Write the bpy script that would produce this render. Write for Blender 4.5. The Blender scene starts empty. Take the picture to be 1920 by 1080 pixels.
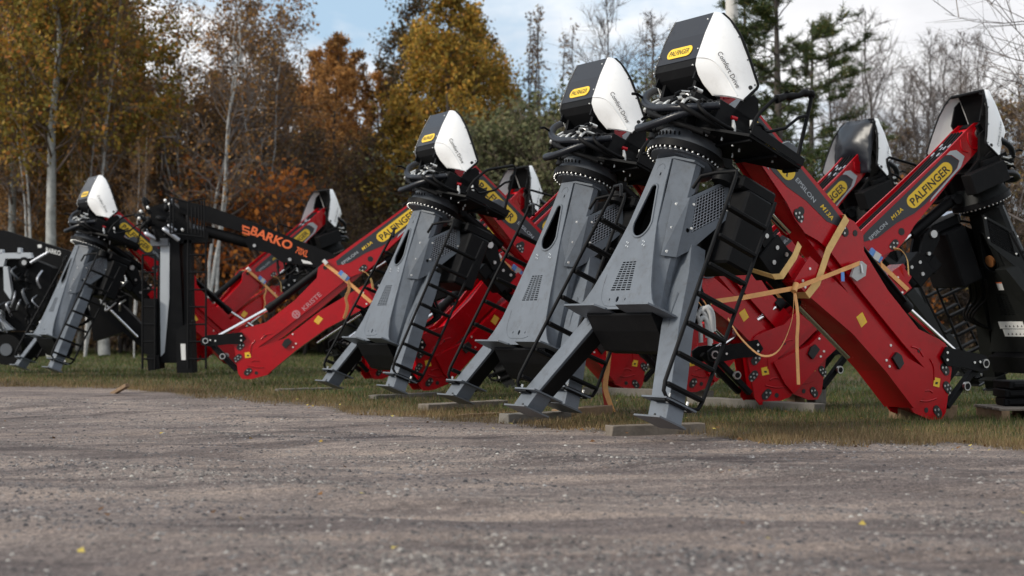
import bpy, bmesh, math, random
import numpy as np
from mathutils import Vector, Matrix
from mathutils.geometry import tessellate_polygon
random.seed(7); RNG = np.random.default_rng(11)
sc = bpy.context.scene
C = sc.collection
R = math.radians

# ------------------------------------------------------------------ camera
cam_d = bpy.data.cameras.new("camera"); cam = bpy.data.objects.new("camera", cam_d); C.objects.link(cam)
cam.location = (0, 0, 0.9); cam.rotation_euler = (R(90 + 1.449), 0, 0)
cam_d.sensor_width = 36; cam_d.lens = 2891.4 * 36 / 1920
cam_d.clip_start = 0.1; cam_d.clip_end = 3000
cam_d.dof.use_dof = True; cam_d.dof.focus_distance = 13.6; cam_d.dof.aperture_fstop = 2.0
sc.camera = cam

# ------------------------------------------------------------------ materials
def mat(name, col, rough=.5, metal=0, coat=0, bump=0, bscale=40, var=0.12, vscale=3, spec=.5, dust=None):
    m = bpy.data.materials.new(name); m.use_nodes = True
    nt = m.node_tree; b = nt.nodes['Principled BSDF']
    b.inputs['Roughness'].default_value = rough; b.inputs['Metallic'].default_value = metal
    b.inputs['Coat Weight'].default_value = coat; b.inputs['Coat Roughness'].default_value = .08
    b.inputs['Specular IOR Level'].default_value = spec
    tc = nt.nodes.new('ShaderNodeTexCoord')
    n = nt.nodes.new('ShaderNodeTexNoise'); n.inputs['Scale'].default_value = vscale; n.inputs['Detail'].default_value = 7; n.inputs['Roughness'].default_value = .65
    nt.links.new(tc.outputs['Object'], n.inputs['Vector'])
    rp = nt.nodes.new('ShaderNodeValToRGB')
    rp.color_ramp.elements[0].position = .3; rp.color_ramp.elements[1].position = .7
    rp.color_ramp.elements[0].color = (*[c * (1 - var) for c in col], 1)
    rp.color_ramp.elements[1].color = (*[min(1, c * (1 + var)) for c in col], 1)
    nt.links.new(n.outputs['Fac'], rp.inputs['Fac'])
    out = rp.outputs['Color']
    if dust:
        n2 = nt.nodes.new('ShaderNodeTexNoise'); n2.inputs['Scale'].default_value = 9; n2.inputs['Detail'].default_value = 9; n2.inputs['Roughness'].default_value = .75
        nt.links.new(tc.outputs['Object'], n2.inputs['Vector'])
        r2 = nt.nodes.new('ShaderNodeValToRGB'); r2.color_ramp.elements[0].position = .52; r2.color_ramp.elements[1].position = .78
        r2.color_ramp.elements[1].color = (dust[3],) * 3 + (1,)
        nt.links.new(n2.outputs['Fac'], r2.inputs['Fac'])
        mx = nt.nodes.new('ShaderNodeMix'); mx.data_type = 'RGBA'
        nt.links.new(r2.outputs['Color'], mx.inputs[0]); nt.links.new(out, mx.inputs[6]); mx.inputs[7].default_value = (*dust[:3], 1)
        out = mx.outputs[2]
    nt.links.new(out, b.inputs['Base Color'])
    rr = nt.nodes.new('ShaderNodeMapRange'); rr.inputs[3].default_value = max(0, rough - .1); rr.inputs[4].default_value = min(1, rough + .12)
    nt.links.new(n.outputs['Fac'], rr.inputs[0]); nt.links.new(rr.outputs[0], b.inputs['Roughness'])
    if bump:
        n3 = nt.nodes.new('ShaderNodeTexNoise'); n3.inputs['Scale'].default_value = bscale; n3.inputs['Detail'].default_value = 4
        nt.links.new(tc.outputs['Object'], n3.inputs['Vector'])
        bp = nt.nodes.new('ShaderNodeBump'); bp.inputs['Strength'].default_value = bump; bp.inputs['Distance'].default_value = .01
        nt.links.new(n3.outputs['Fac'], bp.inputs['Height']); nt.links.new(bp.outputs[0], b.inputs['Normal'])
    return m
M = {}
M['grey'] = mat('grey_paint', (.112, .128, .150), .46, spec=.35, bump=.08, bscale=18, var=.20, vscale=2.0, dust=(.065, .066, .068, .85))
M['slate'] = mat('slate_paint', (.095, .105, .12), .45, coat=.1, bump=.05, dust=(.15, .14, .13, .4))
M['blk'] = mat('black_paint', (.005, .0052, .006), .55, spec=.13, bump=.05, dust=(.03, .028, .026, .25))
M['blkcol'] = mat('black_column_paint', (.009, .010, .010), .55, spec=.16, bump=.05, dust=(.03, .03, .028, .3))
M['rub'] = mat('black_rubber', (.005, .005, .0055), .6, bump=.1, spec=.14)
M['hose'] = mat('hose_wrap', (.008, .010, .015), .33, bump=.05, spec=.4)
M['red'] = mat('red_paint', (.42, .0012, .007), .24, coat=.0, spec=.38, bump=.05, bscale=8, var=.16, vscale=1.3, dust=(.17, .010, .010, .5))
M['white'] = mat('white_shell', (.86, .86, .85), .35, coat=.1, var=.02, dust=(.6, .59, .56, .35))
M['panel'] = mat('dark_panel', (.006, .008, .014), .30, spec=.45, var=.1)
M['steel'] = mat('zinc_steel', (.50, .50, .49), .38, metal=1, dust=(.35, .33, .3, .4))
M['bolt'] = mat('zinc_bolt', (.85, .84, .8), .35, metal=.5)
M['fit'] = mat('bright_fitting', (.68, .68, .66), .35, metal=.35)
M['chrome'] = mat('chrome_rod', (.78, .78, .8), .14, metal=1, var=.03)
M['yellow'] = mat('yellow_label', (.80, .52, .03), .5, var=.03)
M['band'] = mat('charcoal_decal', (.024, .027, .033), .4, var=.05)
M['lgrey'] = mat('light_grey_decal', (.42, .45, .48), .4, var=.04)
M['ink'] = mat('black_ink', (.008, .008, .008), .5, var=.02)
M['wht'] = mat('white_label', (.72, .72, .70), .5, var=.05, dust=(.5, .48, .45, .4))
M['pink'] = mat('faded_lettering', (.50, .22, .24), .5)
M['orgtxt'] = mat('orange_lettering', (.72, .13, .03), .5)
M['orange'] = mat('orange_webbing', (.80, .40, .15), .75, bump=.3, bscale=200, var=.15, vscale=10)
M['ywb'] = mat('yellow_webbing', (.80, .52, .20), .75, bump=.3, bscale=200, var=.12, vscale=10)
M['rdstrap'] = mat('red_webbing', (.45, .05, .04), .8, bump=.3, bscale=200)
M['blue'] = mat('blue_buckle', (.12, .27, .62), .4, metal=.3)
M['rag'] = mat('grey_rag', (.45, .45, .44), .8, bump=.4, bscale=30)
M['gwire'] = mat('galvanised_wire', (.40, .42, .46), .4, metal=.6)
M['rust'] = mat('rusty_pin', (.30, .12, .04), .6, metal=.3)
M['wood'] = mat('weathered_timber', (.15, .125, .10), .85, bump=.5, bscale=60, var=.3, vscale=8, dust=(.10, .08, .06, .6))
M['wood2'] = mat('brown_timber', (.20, .13, .075), .85, bump=.5, bscale=60, var=.3, vscale=8, dust=(.10, .07, .05, .6))
M['check'] = mat('checker_plate', (.22, .27, .36), .35, metal=.5, bump=.3, bscale=60)
M['conc'] = mat('pale_timber', (.14, .128, .112), .9, bump=.4, bscale=50, var=.2)
M['hiviz'] = mat('lime_band', (.55, .70, .05), .6)
M['pole'] = mat('pale_pole', (.55, .53, .50), .8, bump=.3)

# ------------------------------------------------------------------ mesh helpers
class MB:
    def __init__(s): s.v = []; s.f = []; s.m = []; s.s = []; s.mats = []
    def mi(s, m):
        if m not in s.mats: s.mats.append(m)
        return s.mats.index(m)
    def add(s, vs, fs, m, smooth=False):
        o = len(s.v); s.v += [tuple(v) for v in vs]; k = s.mi(m)
        for f in fs: s.f.append([i + o for i in f]); s.m.append(k); s.s.append(smooth)
    def mesh(s, name):
        me = bpy.data.meshes.new(name); me.from_pydata(s.v, [], s.f)
        for m in s.mats: me.materials.append(M[m] if isinstance(m, str) else m)
        me.polygons.foreach_set('material_index', s.m); me.polygons.foreach_set('use_smooth', s.s)
        me.validate(); me.update(); return me
    def build(s, name, parent=None, bevel=0, label=None, recalc=True):
        me = s.mesh(name)
        if recalc:
            bm = bmesh.new(); bm.from_mesh(me); bmesh.ops.recalc_face_normals(bm, faces=bm.faces); bm.to_mesh(me); bm.free()
        o = bpy.data.objects.new(name, me); C.objects.link(o)
        if parent: o.parent = parent
        if bevel:
            b = o.modifiers.new('bevel', 'BEVEL'); b.width = bevel; b.segments = 1; b.limit_method = 'ANGLE'; b.angle_limit = R(38)
        if label: o['label'] = label
        return o
TH = R(22); CT, ST = math.cos(TH), math.sin(TH)
def T(a, y, w): return (a * CT + w * ST, y, -a * ST + w * CT)          # tilted frame of the leaning column
def B(s_, y, h): return (1.2 + .697 * s_ + .717 * h, y, 3.12 - .717 * s_ + .697 * h)   # frame of the folded boom
def I(x, y, z): return (x, y, z)
def box(mb, m, lo, hi, F=I):
    v = [F(x, y, z) for x in (lo[0], hi[0]) for y in (lo[1], hi[1]) for z in (lo[2], hi[2])]
    mb.add(v, [(0, 1, 3, 2), (4, 6, 7, 5), (0, 4, 5, 1), (2, 3, 7, 6), (0, 2, 6, 4), (1, 5, 7, 3)], m)
def obox(mb, m, p0, p1, w, h, up=(0, 0, 1)):
    p0, p1 = Vector(p0), Vector(p1); d = (p1 - p0).normalized(); s_ = d.cross(Vector(up))
    if s_.length < 1e-4: s_ = d.cross(Vector((0, 1, 0)))
    s_.normalize(); u = s_.cross(d)
    v = [p + s_ * (a * w / 2) + u * (b * h / 2) for p in (p0, p1) for a, b in ((-1, -1), (1, -1), (1, 1), (-1, 1))]
    mb.add(v, [(0, 1, 2, 3), (7, 6, 5, 4), (0, 4, 5, 1), (1, 5, 6, 2), (2, 6, 7, 3), (3, 7, 4, 0)], m)
def prism(mb, m, poly, t0, t1, F, msides=None):
    """poly in 2D; F(u, v, t) -> point"""
    n = len(poly); v = [F(p[0], p[1], t0) for p in poly] + [F(p[0], p[1], t1) for p in poly]
    tris = tessellate_polygon([[Vector((p[0], p[1], 0)) for p in poly]])
    mb.add(v, [tuple(t) for t in tris] + [tuple(n + i for i in reversed(t)) for t in tris], m)
    mb.add(v, [(i, (i + 1) % n, n + (i + 1) % n, n + i) for i in range(n)], msides or m)
def plate(mb, m, outer, holes, t0, t1, F):
    loops = [outer] + holes; pts = [p for l in loops for p in l]; n = len(pts)
    tris = tessellate_polygon([[Vector((p[0], p[1], 0)) for p in l] for l in loops])
    v = [F(p[0], p[1], t0) for p in pts] + [F(p[0], p[1], t1) for p in pts]
    mb.add(v, [tuple(t) for t in tris] + [tuple(n + i for i in reversed(t)) for t in tris], m)
    o = 0; fs = []
    for l in loops:
        k = len(l); fs += [(o + i, o + (i + 1) % k, n + o + (i + 1) % k, n + o + i) for i in range(k)]; o += k
    mb.add(v, fs, m)
def smooth_path(pts, k=6):
    P = [Vector(p) for p in pts]; out = []
    for i in range(len(P) - 1):
        a, b, c, d = P[max(i - 1, 0)], P[i], P[i + 1], P[min(i + 2, len(P) - 1)]
        for j in range(k):
            t = j / k
            out.append(.5 * ((2 * b) + (c - a) * t + (2 * a - 5 * b + 4 * c - d) * t * t + (3 * b - a - 3 * c + d) * t ** 3))
    out.append(P[-1]); return out
def tube(mb, m, pts, r, n=8, caps=True, rip=0):
    P = [Vector(p) for p in pts]; v = []; prev = None
    for i, p in enumerate(P):
        d = (P[min(i + 1, len(P) - 1)] - P[max(i - 1, 0)]).normalized()
        if prev is None:
            s_ = d.cross(Vector((0, 0, 1)));
            if s_.length < 1e-3: s_ = d.cross(Vector((0, 1, 0)))
        else: s_ = prev - d * prev.dot(d)
        s_.normalize(); prev = s_; u = s_.cross(d)
        rr = (r[i] if isinstance(r, (list, tuple)) else r) * (1 - rip * (i % 2))
        v += [p + (s_ * math.cos(2 * math.pi * k / n) + u * math.sin(2 * math.pi * k / n)) * rr for k in range(n)]
    f = [(i * n + k, i * n + (k + 1) % n, (i + 1) * n + (k + 1) % n, (i + 1) * n + k) for i in range(len(P) - 1) for k in range(n)]
    mb.add(v, f, m, True)
    if caps: mb.add(v, [tuple(range(n))[::-1], tuple(range((len(P) - 1) * n, len(P) * n))], m)
def cyl(mb, m, p0, p1, r, n=12, r1=None): tube(mb, m, [p0, p1], [r, r if r1 is None else r1], n)
def ribbon(mb, m, pts, widthdir, w, th=.004):
    P = [Vector(p) for p in pts]; wd = Vector(widthdir).normalized() * w / 2
    for i in range(len(P) - 1):
        a, b = P[i], P[i + 1]; nrm = (b - a).cross(wd).normalized() * th / 2
        v = [a - wd - nrm, a + wd - nrm, a + wd + nrm, a - wd + nrm, b - wd - nrm, b + wd - nrm, b + wd + nrm, b - wd + nrm]
        mb.add(v, [(0, 1, 2, 3), (7, 6, 5, 4), (0, 4, 5, 1), (1, 5, 6, 2), (2, 6, 7, 3), (3, 7, 4, 0)], m)
def stadium(cx, cy, L, H, n=6):
    r = H / 2; o = []
    for k in range(n + 1): a = -math.pi / 2 + math.pi * k / n; o.append((cx + L / 2 - r + r * math.cos(a), cy + r * math.sin(a)))
    for k in range(n + 1): a = math.pi / 2 + math.pi * k / n; o.append((cx - L / 2 + r + r * math.cos(a), cy + r * math.sin(a)))
    return o
def circle(cx, cy, r, n=12): return [(cx + r * math.cos(2 * math.pi * k / n), cy + r * math.sin(2 * math.pi * k / n)) for k in range(n)]
_tc = {}
def text(mb, m, body, F, size, L=None, bold=.012, shear=0):
    """F(u,v,t): text plane, centred at 0"""
    key = (body, bold, shear)
    if key not in _tc:
        cu = bpy.data.curves.new('t', 'FONT'); cu.body = body; cu.size = 1; cu.offset = bold; cu.shear = shear; cu.resolution_u = 3
        cu.align_x = 'CENTER'; cu.align_y = 'CENTER'
        ob = bpy.data.objects.new('t', cu); C.objects.link(ob); dg = bpy.context.evaluated_depsgraph_get()
        me = bpy.data.meshes.new_from_object(ob.evaluated_get(dg))
        _tc[key] = ([tuple(v.co) for v in me.vertices], [tuple(p.vertices) for p in me.polygons])
        bpy.data.objects.remove(ob); bpy.data.curves.remove(cu); bpy.data.meshes.remove(me)
    vs, fs = _tc[key]; xs = [v[0] for v in vs]; w = max(xs) - min(xs); mx = (max(xs) + min(xs)) / 2
    k = (L / w) if L else size
    ys = [v[1] for v in vs]; my = (max(ys) + min(ys)) / 2
    mb.add([F((v[0] - mx) * k, (v[1] - my) * size, .0) for v in vs], fs, m)
def empty(name, loc, rz=0, ry=0, **kw):
    o = bpy.data.objects.new(name, None); C.objects.link(o); o.location = loc; o.rotation_euler = (0, ry, rz); o.empty_display_size = .2
    for k, v in kw.items(): o[k] = v
    return o
def tag(o, label=None, category=None, group=None, kind=None):
    for k, v in (('label', label), ('category', category), ('group', group), ('kind', kind)):
        if v: o[k] = v
    return o
def copy_tree(o, parent=None):
    c = o.copy(); C.objects.link(c)
    if parent: c.parent = parent
    for ch in list(KIDS.get(o.name, [])): copy_tree(ch, c)
    return c
KIDS = {}
def index_kids(o):
    KIDS[o.name] = [c for c in bpy.data.objects if c.parent == o]
    for c in KIDS[o.name]: index_kids(c)

# ------------------------------------------------------------------ the crane
def make_crane(short, black):
    root = empty('loader_crane', (0, 0, 0))
    G_ = 'blkcol' if black else 'grey'; G2 = 'blkcol' if black else 'slate'
    wb = 1.115 if short else .765            # height of the shelf
    # --- front and rear plates with the oval opening and slotted vent
    if short: half = [(2.525, .108), (2.3, .135), (1.92, .20), (1.8, .235), (1.6, .30), (1.48, .345), (1.32, .41), (1.2, .48), (1.15, .53), (wb, .60)]
    else: half = [(2.525, .108), (2.3, .135), (1.92, .20), (1.8, .225), (1.6, .27), (1.3, .335), (1.05, .40), (.9, .48), (.82, .54), (wb, .61)]
    outer = [(y, w) for w, y in half] + [(-y, w) for w, y in reversed(half)]
    oval = []
    for k in range(13): a = math.pi * k / 12; oval.append((.052 * math.cos(a), 2.235 + .052 * math.sin(a)))
    for k in range(13): a = math.pi + math.pi * k / 12; oval.append((.128 * math.cos(a), 1.925 + .14 * math.sin(a)))
    slots = []
    gw0, gw1 = (1.283, 1.56) if short else (1.235, 1.515)
    for r_ in range(13):
        w = gw1 - (gw1 - gw0) * (r_ + .5) / 13; hw = .098 + .045 * r_ / 12
        for c in range(4):
            cx = -hw + 2 * hw * (c + .5) / 4; slots.append([(cx + p[0] * (hw / .5) * .8, w + p[1]) for p in stadium(0, 0, .25, .0125, 3)])
    hb = wb + .09 if short else wb + .13
    small = [[(p[0] * .6, p[1]) for p in circle(0, 0, .028)], ]
    holes = [oval] + slots + [[(.02 * 0 + q[0] * .7, hb + q[1]) for q in circle(0, 0, .027)], [(.11 + q[0] * .6, hb + q[1]) for q in circle(0, 0, .013, 8)], [(-.11 + q[0] * .6, hb + q[1]) for q in circle(0, 0, .013, 8)], [(-.02 + q[0] * .7, 2.385 + q[1]) for q in circle(0, 0, .017, 8)]]
    mb = MB(); plate(mb, G_, outer, holes, -.06, -.045, lambda u, v, t: T(t, u, v))
    col = mb.build('front_plate', root, bevel=0)
    mb = MB(); plate(mb, G_, outer, [oval] + slots, .30, .285, lambda u, v, t: T(t, u, v)); mb.build('rear_plate', root)
    # raised rim of the oval, embossed U, top arc, spot welds
    for a_, rr in ((-.062, .012), (.302, .012)):
        mb = MB(); pts = [T(a_, *p) for p in oval] + [T(a_, *oval[0])]; tube(mb, G_, pts, rr, 6, False); mb.build('oval_rim', col)
    mb = MB()
    for sy in (-1, 1):
        for dy, dw in ((0, 0), (.028, .01), (.012, .035), (.035, .045)):
            mb = MB(); cyl(mb, G_ if black else 'lgrey', T(-.055, sy * .115 + dy - .015, 1.70 + dw), T(-.064, sy * .115 + dy - .015, 1.70 + dw), .008, 6); mb.build('weld_spot', col); mb = MB()
    mb = MB(); U = [T(-.06, x, hb + .02 + z) for x, z in ((.27, .22), (.265, .1), (.24, 0), (.18, -.06), (.1, -.08), (-.1, -.08), (-.18, -.06))]
    tube(mb, G_, smooth_path(U, 4), .0045, 5, False)
    mb.build('pressed_outline', col); mb = MB(); tube(mb, G_, [T(-.06, .055 * math.cos(a), 2.43 + .055 * math.sin(a)) for a in [math.pi * k / 8 for k in range(9)]], .004, 5, False)
    mb.build('pressed_marks', col)
    # --- side walls of the column (chamfered box, open at the front)
    secs = []
    for w, yc, ys in ((2.53, .115, .265), (2.3, .15, .29), (1.9, .205, .32), (1.5, .285, .36), (1.2, .34, .42), (wb, .36 if short else .42, .45 if short else .50)):
        secs.append([(-.045, yc), (.10, ys), (.26, ys), (.405, yc)] + [(.405, -yc), (.26, -ys), (.10, -ys), (-.045, -yc)] if False else (w, yc, ys))
    mb = MB()
    for sy in (-1, 1):
        ring = [[T(-.046, sy * yc, w), T(.09, sy * ys, w), T(.15, sy * ys, w), T(.286, sy * yc, w)] for w, yc, ys in secs]
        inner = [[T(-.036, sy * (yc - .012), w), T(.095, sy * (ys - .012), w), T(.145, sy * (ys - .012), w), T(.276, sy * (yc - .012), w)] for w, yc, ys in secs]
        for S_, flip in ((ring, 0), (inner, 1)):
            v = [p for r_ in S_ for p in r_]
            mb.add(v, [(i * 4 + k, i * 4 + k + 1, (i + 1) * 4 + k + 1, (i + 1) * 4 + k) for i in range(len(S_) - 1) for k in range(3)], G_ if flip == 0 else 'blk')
    # collar under the slewing ring
    w = 2.60; prism(mb, G_, [(-.05, -.13), (-.05, .13), (.06, .275), (.18, .275), (.29, .13), (.29, -.13), (.18, -.275), (.06, -.275)], 2.53, 2.55, lambda u, v, t: T(u, v, t))
    tube(mb, G_, [T(.13, .0, 2.545), T(.14, 0, 2.595)], [.22, .29], 24)
    mb.build('column_side', root)
    # hoses and a rusty pin seen through the oval
    mb = MB()
    tube(mb, 'rub', smooth_path([T(.12, .1, 1.1), T(.15, .05, 1.7), T(.1, -.05, 2.1), T(.2, -.06, 2.5)], 5), .022, 7)
    tube(mb, 'rub', smooth_path([T(.2, -.1, 1.1), T(.12, .08, 1.7), T(.2, .03, 2.2), T(.15, .0, 2.5)], 5), .018, 7)
    cyl(mb, 'rust', T(.3, .02, 1.93), T(.33, .02, 1.93), .07, 16)
    mb.build('inner_hose', root)
    # --- shelf plates and the box of the outrigger beam
    mb = MB()
    for sy in (-1, 1):
        prism(mb, G_, [(-.17, sy * .16), (-.17, sy * .60), (.0, sy * .635), (.115, sy * .64), (.13, sy * .60), (.13, sy * .1), (-.08, sy * .1)], wb - .008, wb + .008, lambda u, v, t: T(u, v, t))
        pass
    mb.build('shelf', root, bevel=.003)
    mb = MB(); prism(mb, 'blk', [(.0, wb - .009), (.42, wb - .009), (.42, wb - .22), (.30, wb - .24), (.12, wb - .13), (.0, wb - .03)], -.46, .46, lambda u, v, t: T(u, t, v))
    mb.build('beam_housing', root, bevel=.004)
    # --- legs
    for sy in (-1, 1):
        mb = MB()
        stn = [(.20, .870, 1.105, -.02), (.35, .815, 1.05, .0), (1.05, .47, .70, .12), (1.55, .28, .50, .20), (1.85, .16, .36, .235)]
        v = [p for w, yi, yo, a in stn for p in (T(a, sy * yi, w), T(a, sy * yo, w), T(a + .165, sy * yo, w), T(a + .165, sy * yi, w))]
        f = [(i * 4 + k, i * 4 + (k + 1) % 4, (i + 1) * 4 + (k + 1) % 4, (i + 1) * 4 + k) for i in range(len(stn) - 1) for k in range(4)]
        mb.add(v, f + [(0, 1, 2, 3), (16, 17, 18, 19)], G_)
        # collar plate
        prism(mb, G_, [(-.07, sy * .77), (-.07, sy * 1.09), (.26, sy * 1.09), (.26, sy * .77)], .35, .364, lambda u, v, t: T(u, v, t))
        # inner recess seen from the middle of the crane, weld seam
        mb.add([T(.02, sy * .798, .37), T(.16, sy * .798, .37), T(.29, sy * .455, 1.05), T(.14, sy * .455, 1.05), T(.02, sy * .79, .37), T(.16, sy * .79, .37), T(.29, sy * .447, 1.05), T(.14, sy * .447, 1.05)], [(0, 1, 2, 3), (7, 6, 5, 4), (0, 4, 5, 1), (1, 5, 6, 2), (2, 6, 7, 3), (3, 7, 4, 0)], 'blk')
        tube(mb, G_, smooth_path([T(.155, sy * .50, 1.35), T(.125, sy * .54, 1.12), T(.115, sy * .60, .98)], 4), .005, 5)
        for a8, y8, m8 in ((-.02, 1.105, 1), (-.02, .87, 1)):
            tube(mb, 'slate', [T(a8, sy * y8, .197), T(a8 + .19, sy * y8, .197)], .007, 5)
        tube(mb, 'slate', [T(-.02, sy * .87, .197), T(-.02, sy * 1.105, .197)], .007, 5)
        cyl(mb, 'ink', T(-.023, sy * .95, .225), T(-.018, sy * .95, .225), .011, 8)
        lg = mb.build('leg', root, bevel=.012)
        mb = MB(); prism(mb, G2 if black else 'slate', [(-.10, sy * .79), (-.10, sy * 1.125), (.185, sy * 1.125), (.185, sy * .79)], .180, .194, lambda u, v, t: T(u, v, t))
        mb.build('foot_plate', lg, bevel=.004)
    # --- side guards with wire mesh
    for sy in (-1, 1):
        mb = MB()
        def Fg(a, w, t): return T(a, sy * (.305 + .10 * (2.23 - w) + .12 * (a - .11) + t), w)
        out = [(.10, 2.21), (.431, 2.537), (.512, 2.295), (.512, 2.197), (.24, 1.78), (.125, 1.66)]
        win = [(.15, 1.885), (.14, 2.235), (.405, 2.495), (.478, 2.20), (.25, 1.905)]
        win = [(.205, 1.925), (.165, 2.235), (.405, 2.475), (.478, 2.215)]
        plate(mb, G_, out, [win, [(.165 + p[0], 1.93 + p[1]) for p in circle(0, 0, .02, 10)]], 0, .008, Fg)
        q8 = [T(.005, sy * .222, 2.16), T(.105, sy * .312, 2.21), T(.125, sy * .366, 1.66), T(.01, sy * .308, 1.63)]
        off8 = Vector(T(-.5, sy * .85, 0)) * .012
        mb.add(q8 + [tuple(Vector(v) + off8) for v in q8], [(0, 1, 2, 3), (7, 6, 5, 4), (0, 4, 5, 1), (1, 5, 6, 2), (2, 6, 7, 3), (3, 7, 4, 0)], G_)
        sg = mb.build('side_guard', root, bevel=0)
        mb = MB(); prism(mb, 'blk', [(.13, 1.76), (.12, 2.24), (.42, 2.515), (.50, 2.20), (.25, 1.84)], -.03, -.012, lambda u, v, t: Fg(u, v, t)); mb.build('shade_backing', root)  # black sheet added behind the mesh, standing in for the shaded interior
        mb = MB()
        W4 = [Vector((*q, 0)) for q in win]
        for k in range(10):
            u = (k + .5) / 10; a = W4[0].lerp(W4[3], u); b = W4[1].lerp(W4[2], u); cyl(mb, 'blk' if black else 'gwire', Fg(a.x, a.y, .002), Fg(b.x, b.y, .002), .003, 4)
        for k in range(11):
            u = (k + .5) / 11; a = W4[0].lerp(W4[1], u); b = W4[3].lerp(W4[2], u); cyl(mb, 'blk' if black else 'gwire', Fg(a.x, a.y, .005), Fg(b.x, b.y, .005), .003, 4)
        mb.build('wire_mesh', sg)
        mb = MB()
        for a_, w in ((.155, 2.17), (.19, 1.96), (.42, 2.49), (.49, 2.27)): mb = MB(); cyl(mb, 'bolt', Fg(a_, w, .005), Fg(a_, w, .02), .011, 8); mb.build('bolt', sg)
        for a_, w in ((.03, 2.12), (.035, 1.90), (.04, 1.68)):
            y0 = .252 + .15 * (2.12 - w); mb = MB(); cyl(mb, 'bolt', T(a_, sy * y0, w), T(a_, sy * (y0 + .018), w), .014, 8); mb.build('bolt', sg)
    # --- ladders
    for sy in (-1, 1):
        mb = MB(); r_ = .0165
        def LR(u, w): # point on the ladder plane: u across (0 left rail, 1 right rail), w height
            t = (w - .4) / 2.0; return T((-.10 + .20 * t) * (1 - u) + (.31 + .265 * t) * u, sy * (1.05 - .20 * t), w)
        pts = [T(-.03, sy * .50, 2.22), T(-.03, sy * .56, 2.33), T(.03, sy * .66, 2.38), LR(-.02, 2.41), LR(0, 2.34), LR(0, 1.4), LR(0, .48), LR(.04, .405), LR(.16, .365), LR(.82, .365), LR(.96, .39), LR(1, .46), LR(1, 2.34)]
        tube(mb, 'blk', pts, r_, 8)
        ld = mb.build('ladder', root)
        for u in (.2, .68):
            mb = MB(); q = Vector(LR(u, .365)); cyl(mb, 'bolt', q + Vector((-.012, 0, -.035)), q + Vector((.015, 0, .04)), .012, 8); mb.build('bolt', ld)
        mb = MB(); prism(mb, 'blk', [(-.07, sy * .90), (-.07, sy * 1.08), (.22, sy * 1.08), (.22, sy * .90)], .332, .344, lambda u, v, t: T(u, v, t)); mb.build('ladder_bracket', ld)
        for k in range(7):
            w = .47 + k * .268
            mb = MB(); obox(mb, 'rub', LR(.03, w), LR(.97, w), .072, .032, up=T(0, 0, 1)); mb.build('rung', ld, bevel=.006)
    # --- tank between the ladders
    mb = MB(); box(mb, 'blk', (.50, -.55, 1.78), (.80, .05, 2.46), T)
    box(mb, 'blk', (.44, -.50, 2.46), (.85, -.10, 2.58), T)
    cyl(mb, 'blk', T(.34, -.36, 2.46), T(.34, -.36, 2.56), .09, 16)
    mb.build('oil_tank', root, bevel=.02)
    mb = MB()
    for k in range(4): tube(mb, 'rub', smooth_path([T(.45, -.3 + .1 * k, 1.75), T(.4, -.45 + .1 * k, 1.5), T(.5, -.55 + .05 * k, 1.3), T(.3, -.4, 1.05)], 5), .016, 6)
    mb.build('tank_hose', root)
    # --- step plate at the ladder top
    mb = MB(); prism(mb, 'check', [(-.15, -1.14), (-.15, -.58), (.28, -.58), (.28, -1.14)], 2.45, 2.465, lambda u, v, t: T(u, v, t)) if black else None
    if black: mb.build('step_plate', root, bevel=.003)
    # --- slewing ring
    mb = MB(); n = 40; cx = .15
    cyl(mb, 'blk', T(cx, 0, 2.605), T(cx, 0, 2.67), .348, n)
    cyl(mb, G2, T(cx, 0, 2.585), T(cx, 0, 2.605), .298, n)
    sr = mb.build('slewing_ring', root)
    mb = MB()
    for k in range(40):
        a = 2 * math.pi * k / 40; p = (cx + .326 * math.cos(a), .326 * math.sin(a)); cyl(mb, 'steel', T(*p, 2.588), T(*p, 2.606), .012, 6)
    mb.build('ring_bolts', sr)
    mb = MB(); tube(mb, G2, [T(cx, 0, 2.67), T(cx, 0, 2.685), T(cx, 0, 2.79), T(cx, 0, 2.84)], [.336, .322, .292, .24], 36)
    for k in range(9):
        a = R(150 + 8 * k); p = (cx + .312 * math.cos(a), .312 * math.sin(a)); cyl(mb, 'blk', T(p[0], p[1], 2.72), T(p[0] + .01 * math.cos(a), p[1], 2.75), .008, 6)
    mb.build('turret_base', root)
    # --- turret: cheek plates carrying the boom pin
    mb = MB()
    for y0, y1 in ((-.235, -.195), (.195, .235)):
        prism(mb, 'blk', [(-.12, 2.80), (.42, 2.80), (.46, 3.0), (.16, 3.14), (.05, 3.40), (-.10, 3.44), (-.17, 3.35)], y0, y1, lambda u, v, t: T(u, t, v))
    box(mb, 'blk', (-.12, -.19, 2.80), (.38, .19, 3.04), T)
    box(mb, 'blk', (-.04, -.50, 2.80), (.55, -.24, 3.06), T); box(mb, 'blk', (-.02, .24, 2.80), (.50, .42, 3.04), T)
    prism(mb, 'blk', [(.12, 2.98), (.40, 2.98), (.40, 3.10), (.34, 3.24), (.28, 3.26), (.18, 3.16)], -.50, -.47, lambda u, v, t: T(u, t, v))
    mb.build('turret', root, bevel=.008)
    # lift cylinder
    mb = MB(); p0, p1 = Vector(T(.52, 0, 2.78)), Vector(B(1.75, 0, -.10)); q = p0.lerp(p1, .72)
    cyl(mb, 'blk', p0, q, .062, 16); cyl(mb, 'blk', p0 + Vector((0, -.1, 0)), p0 + Vector((0, .1, 0)), .06, 14)
    lc = mb.build('lift_cylinder', root); mb = MB(); cyl(mb, 'chrome', q, p1, .035, 14); mb.build('piston_rod', lc)
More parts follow.
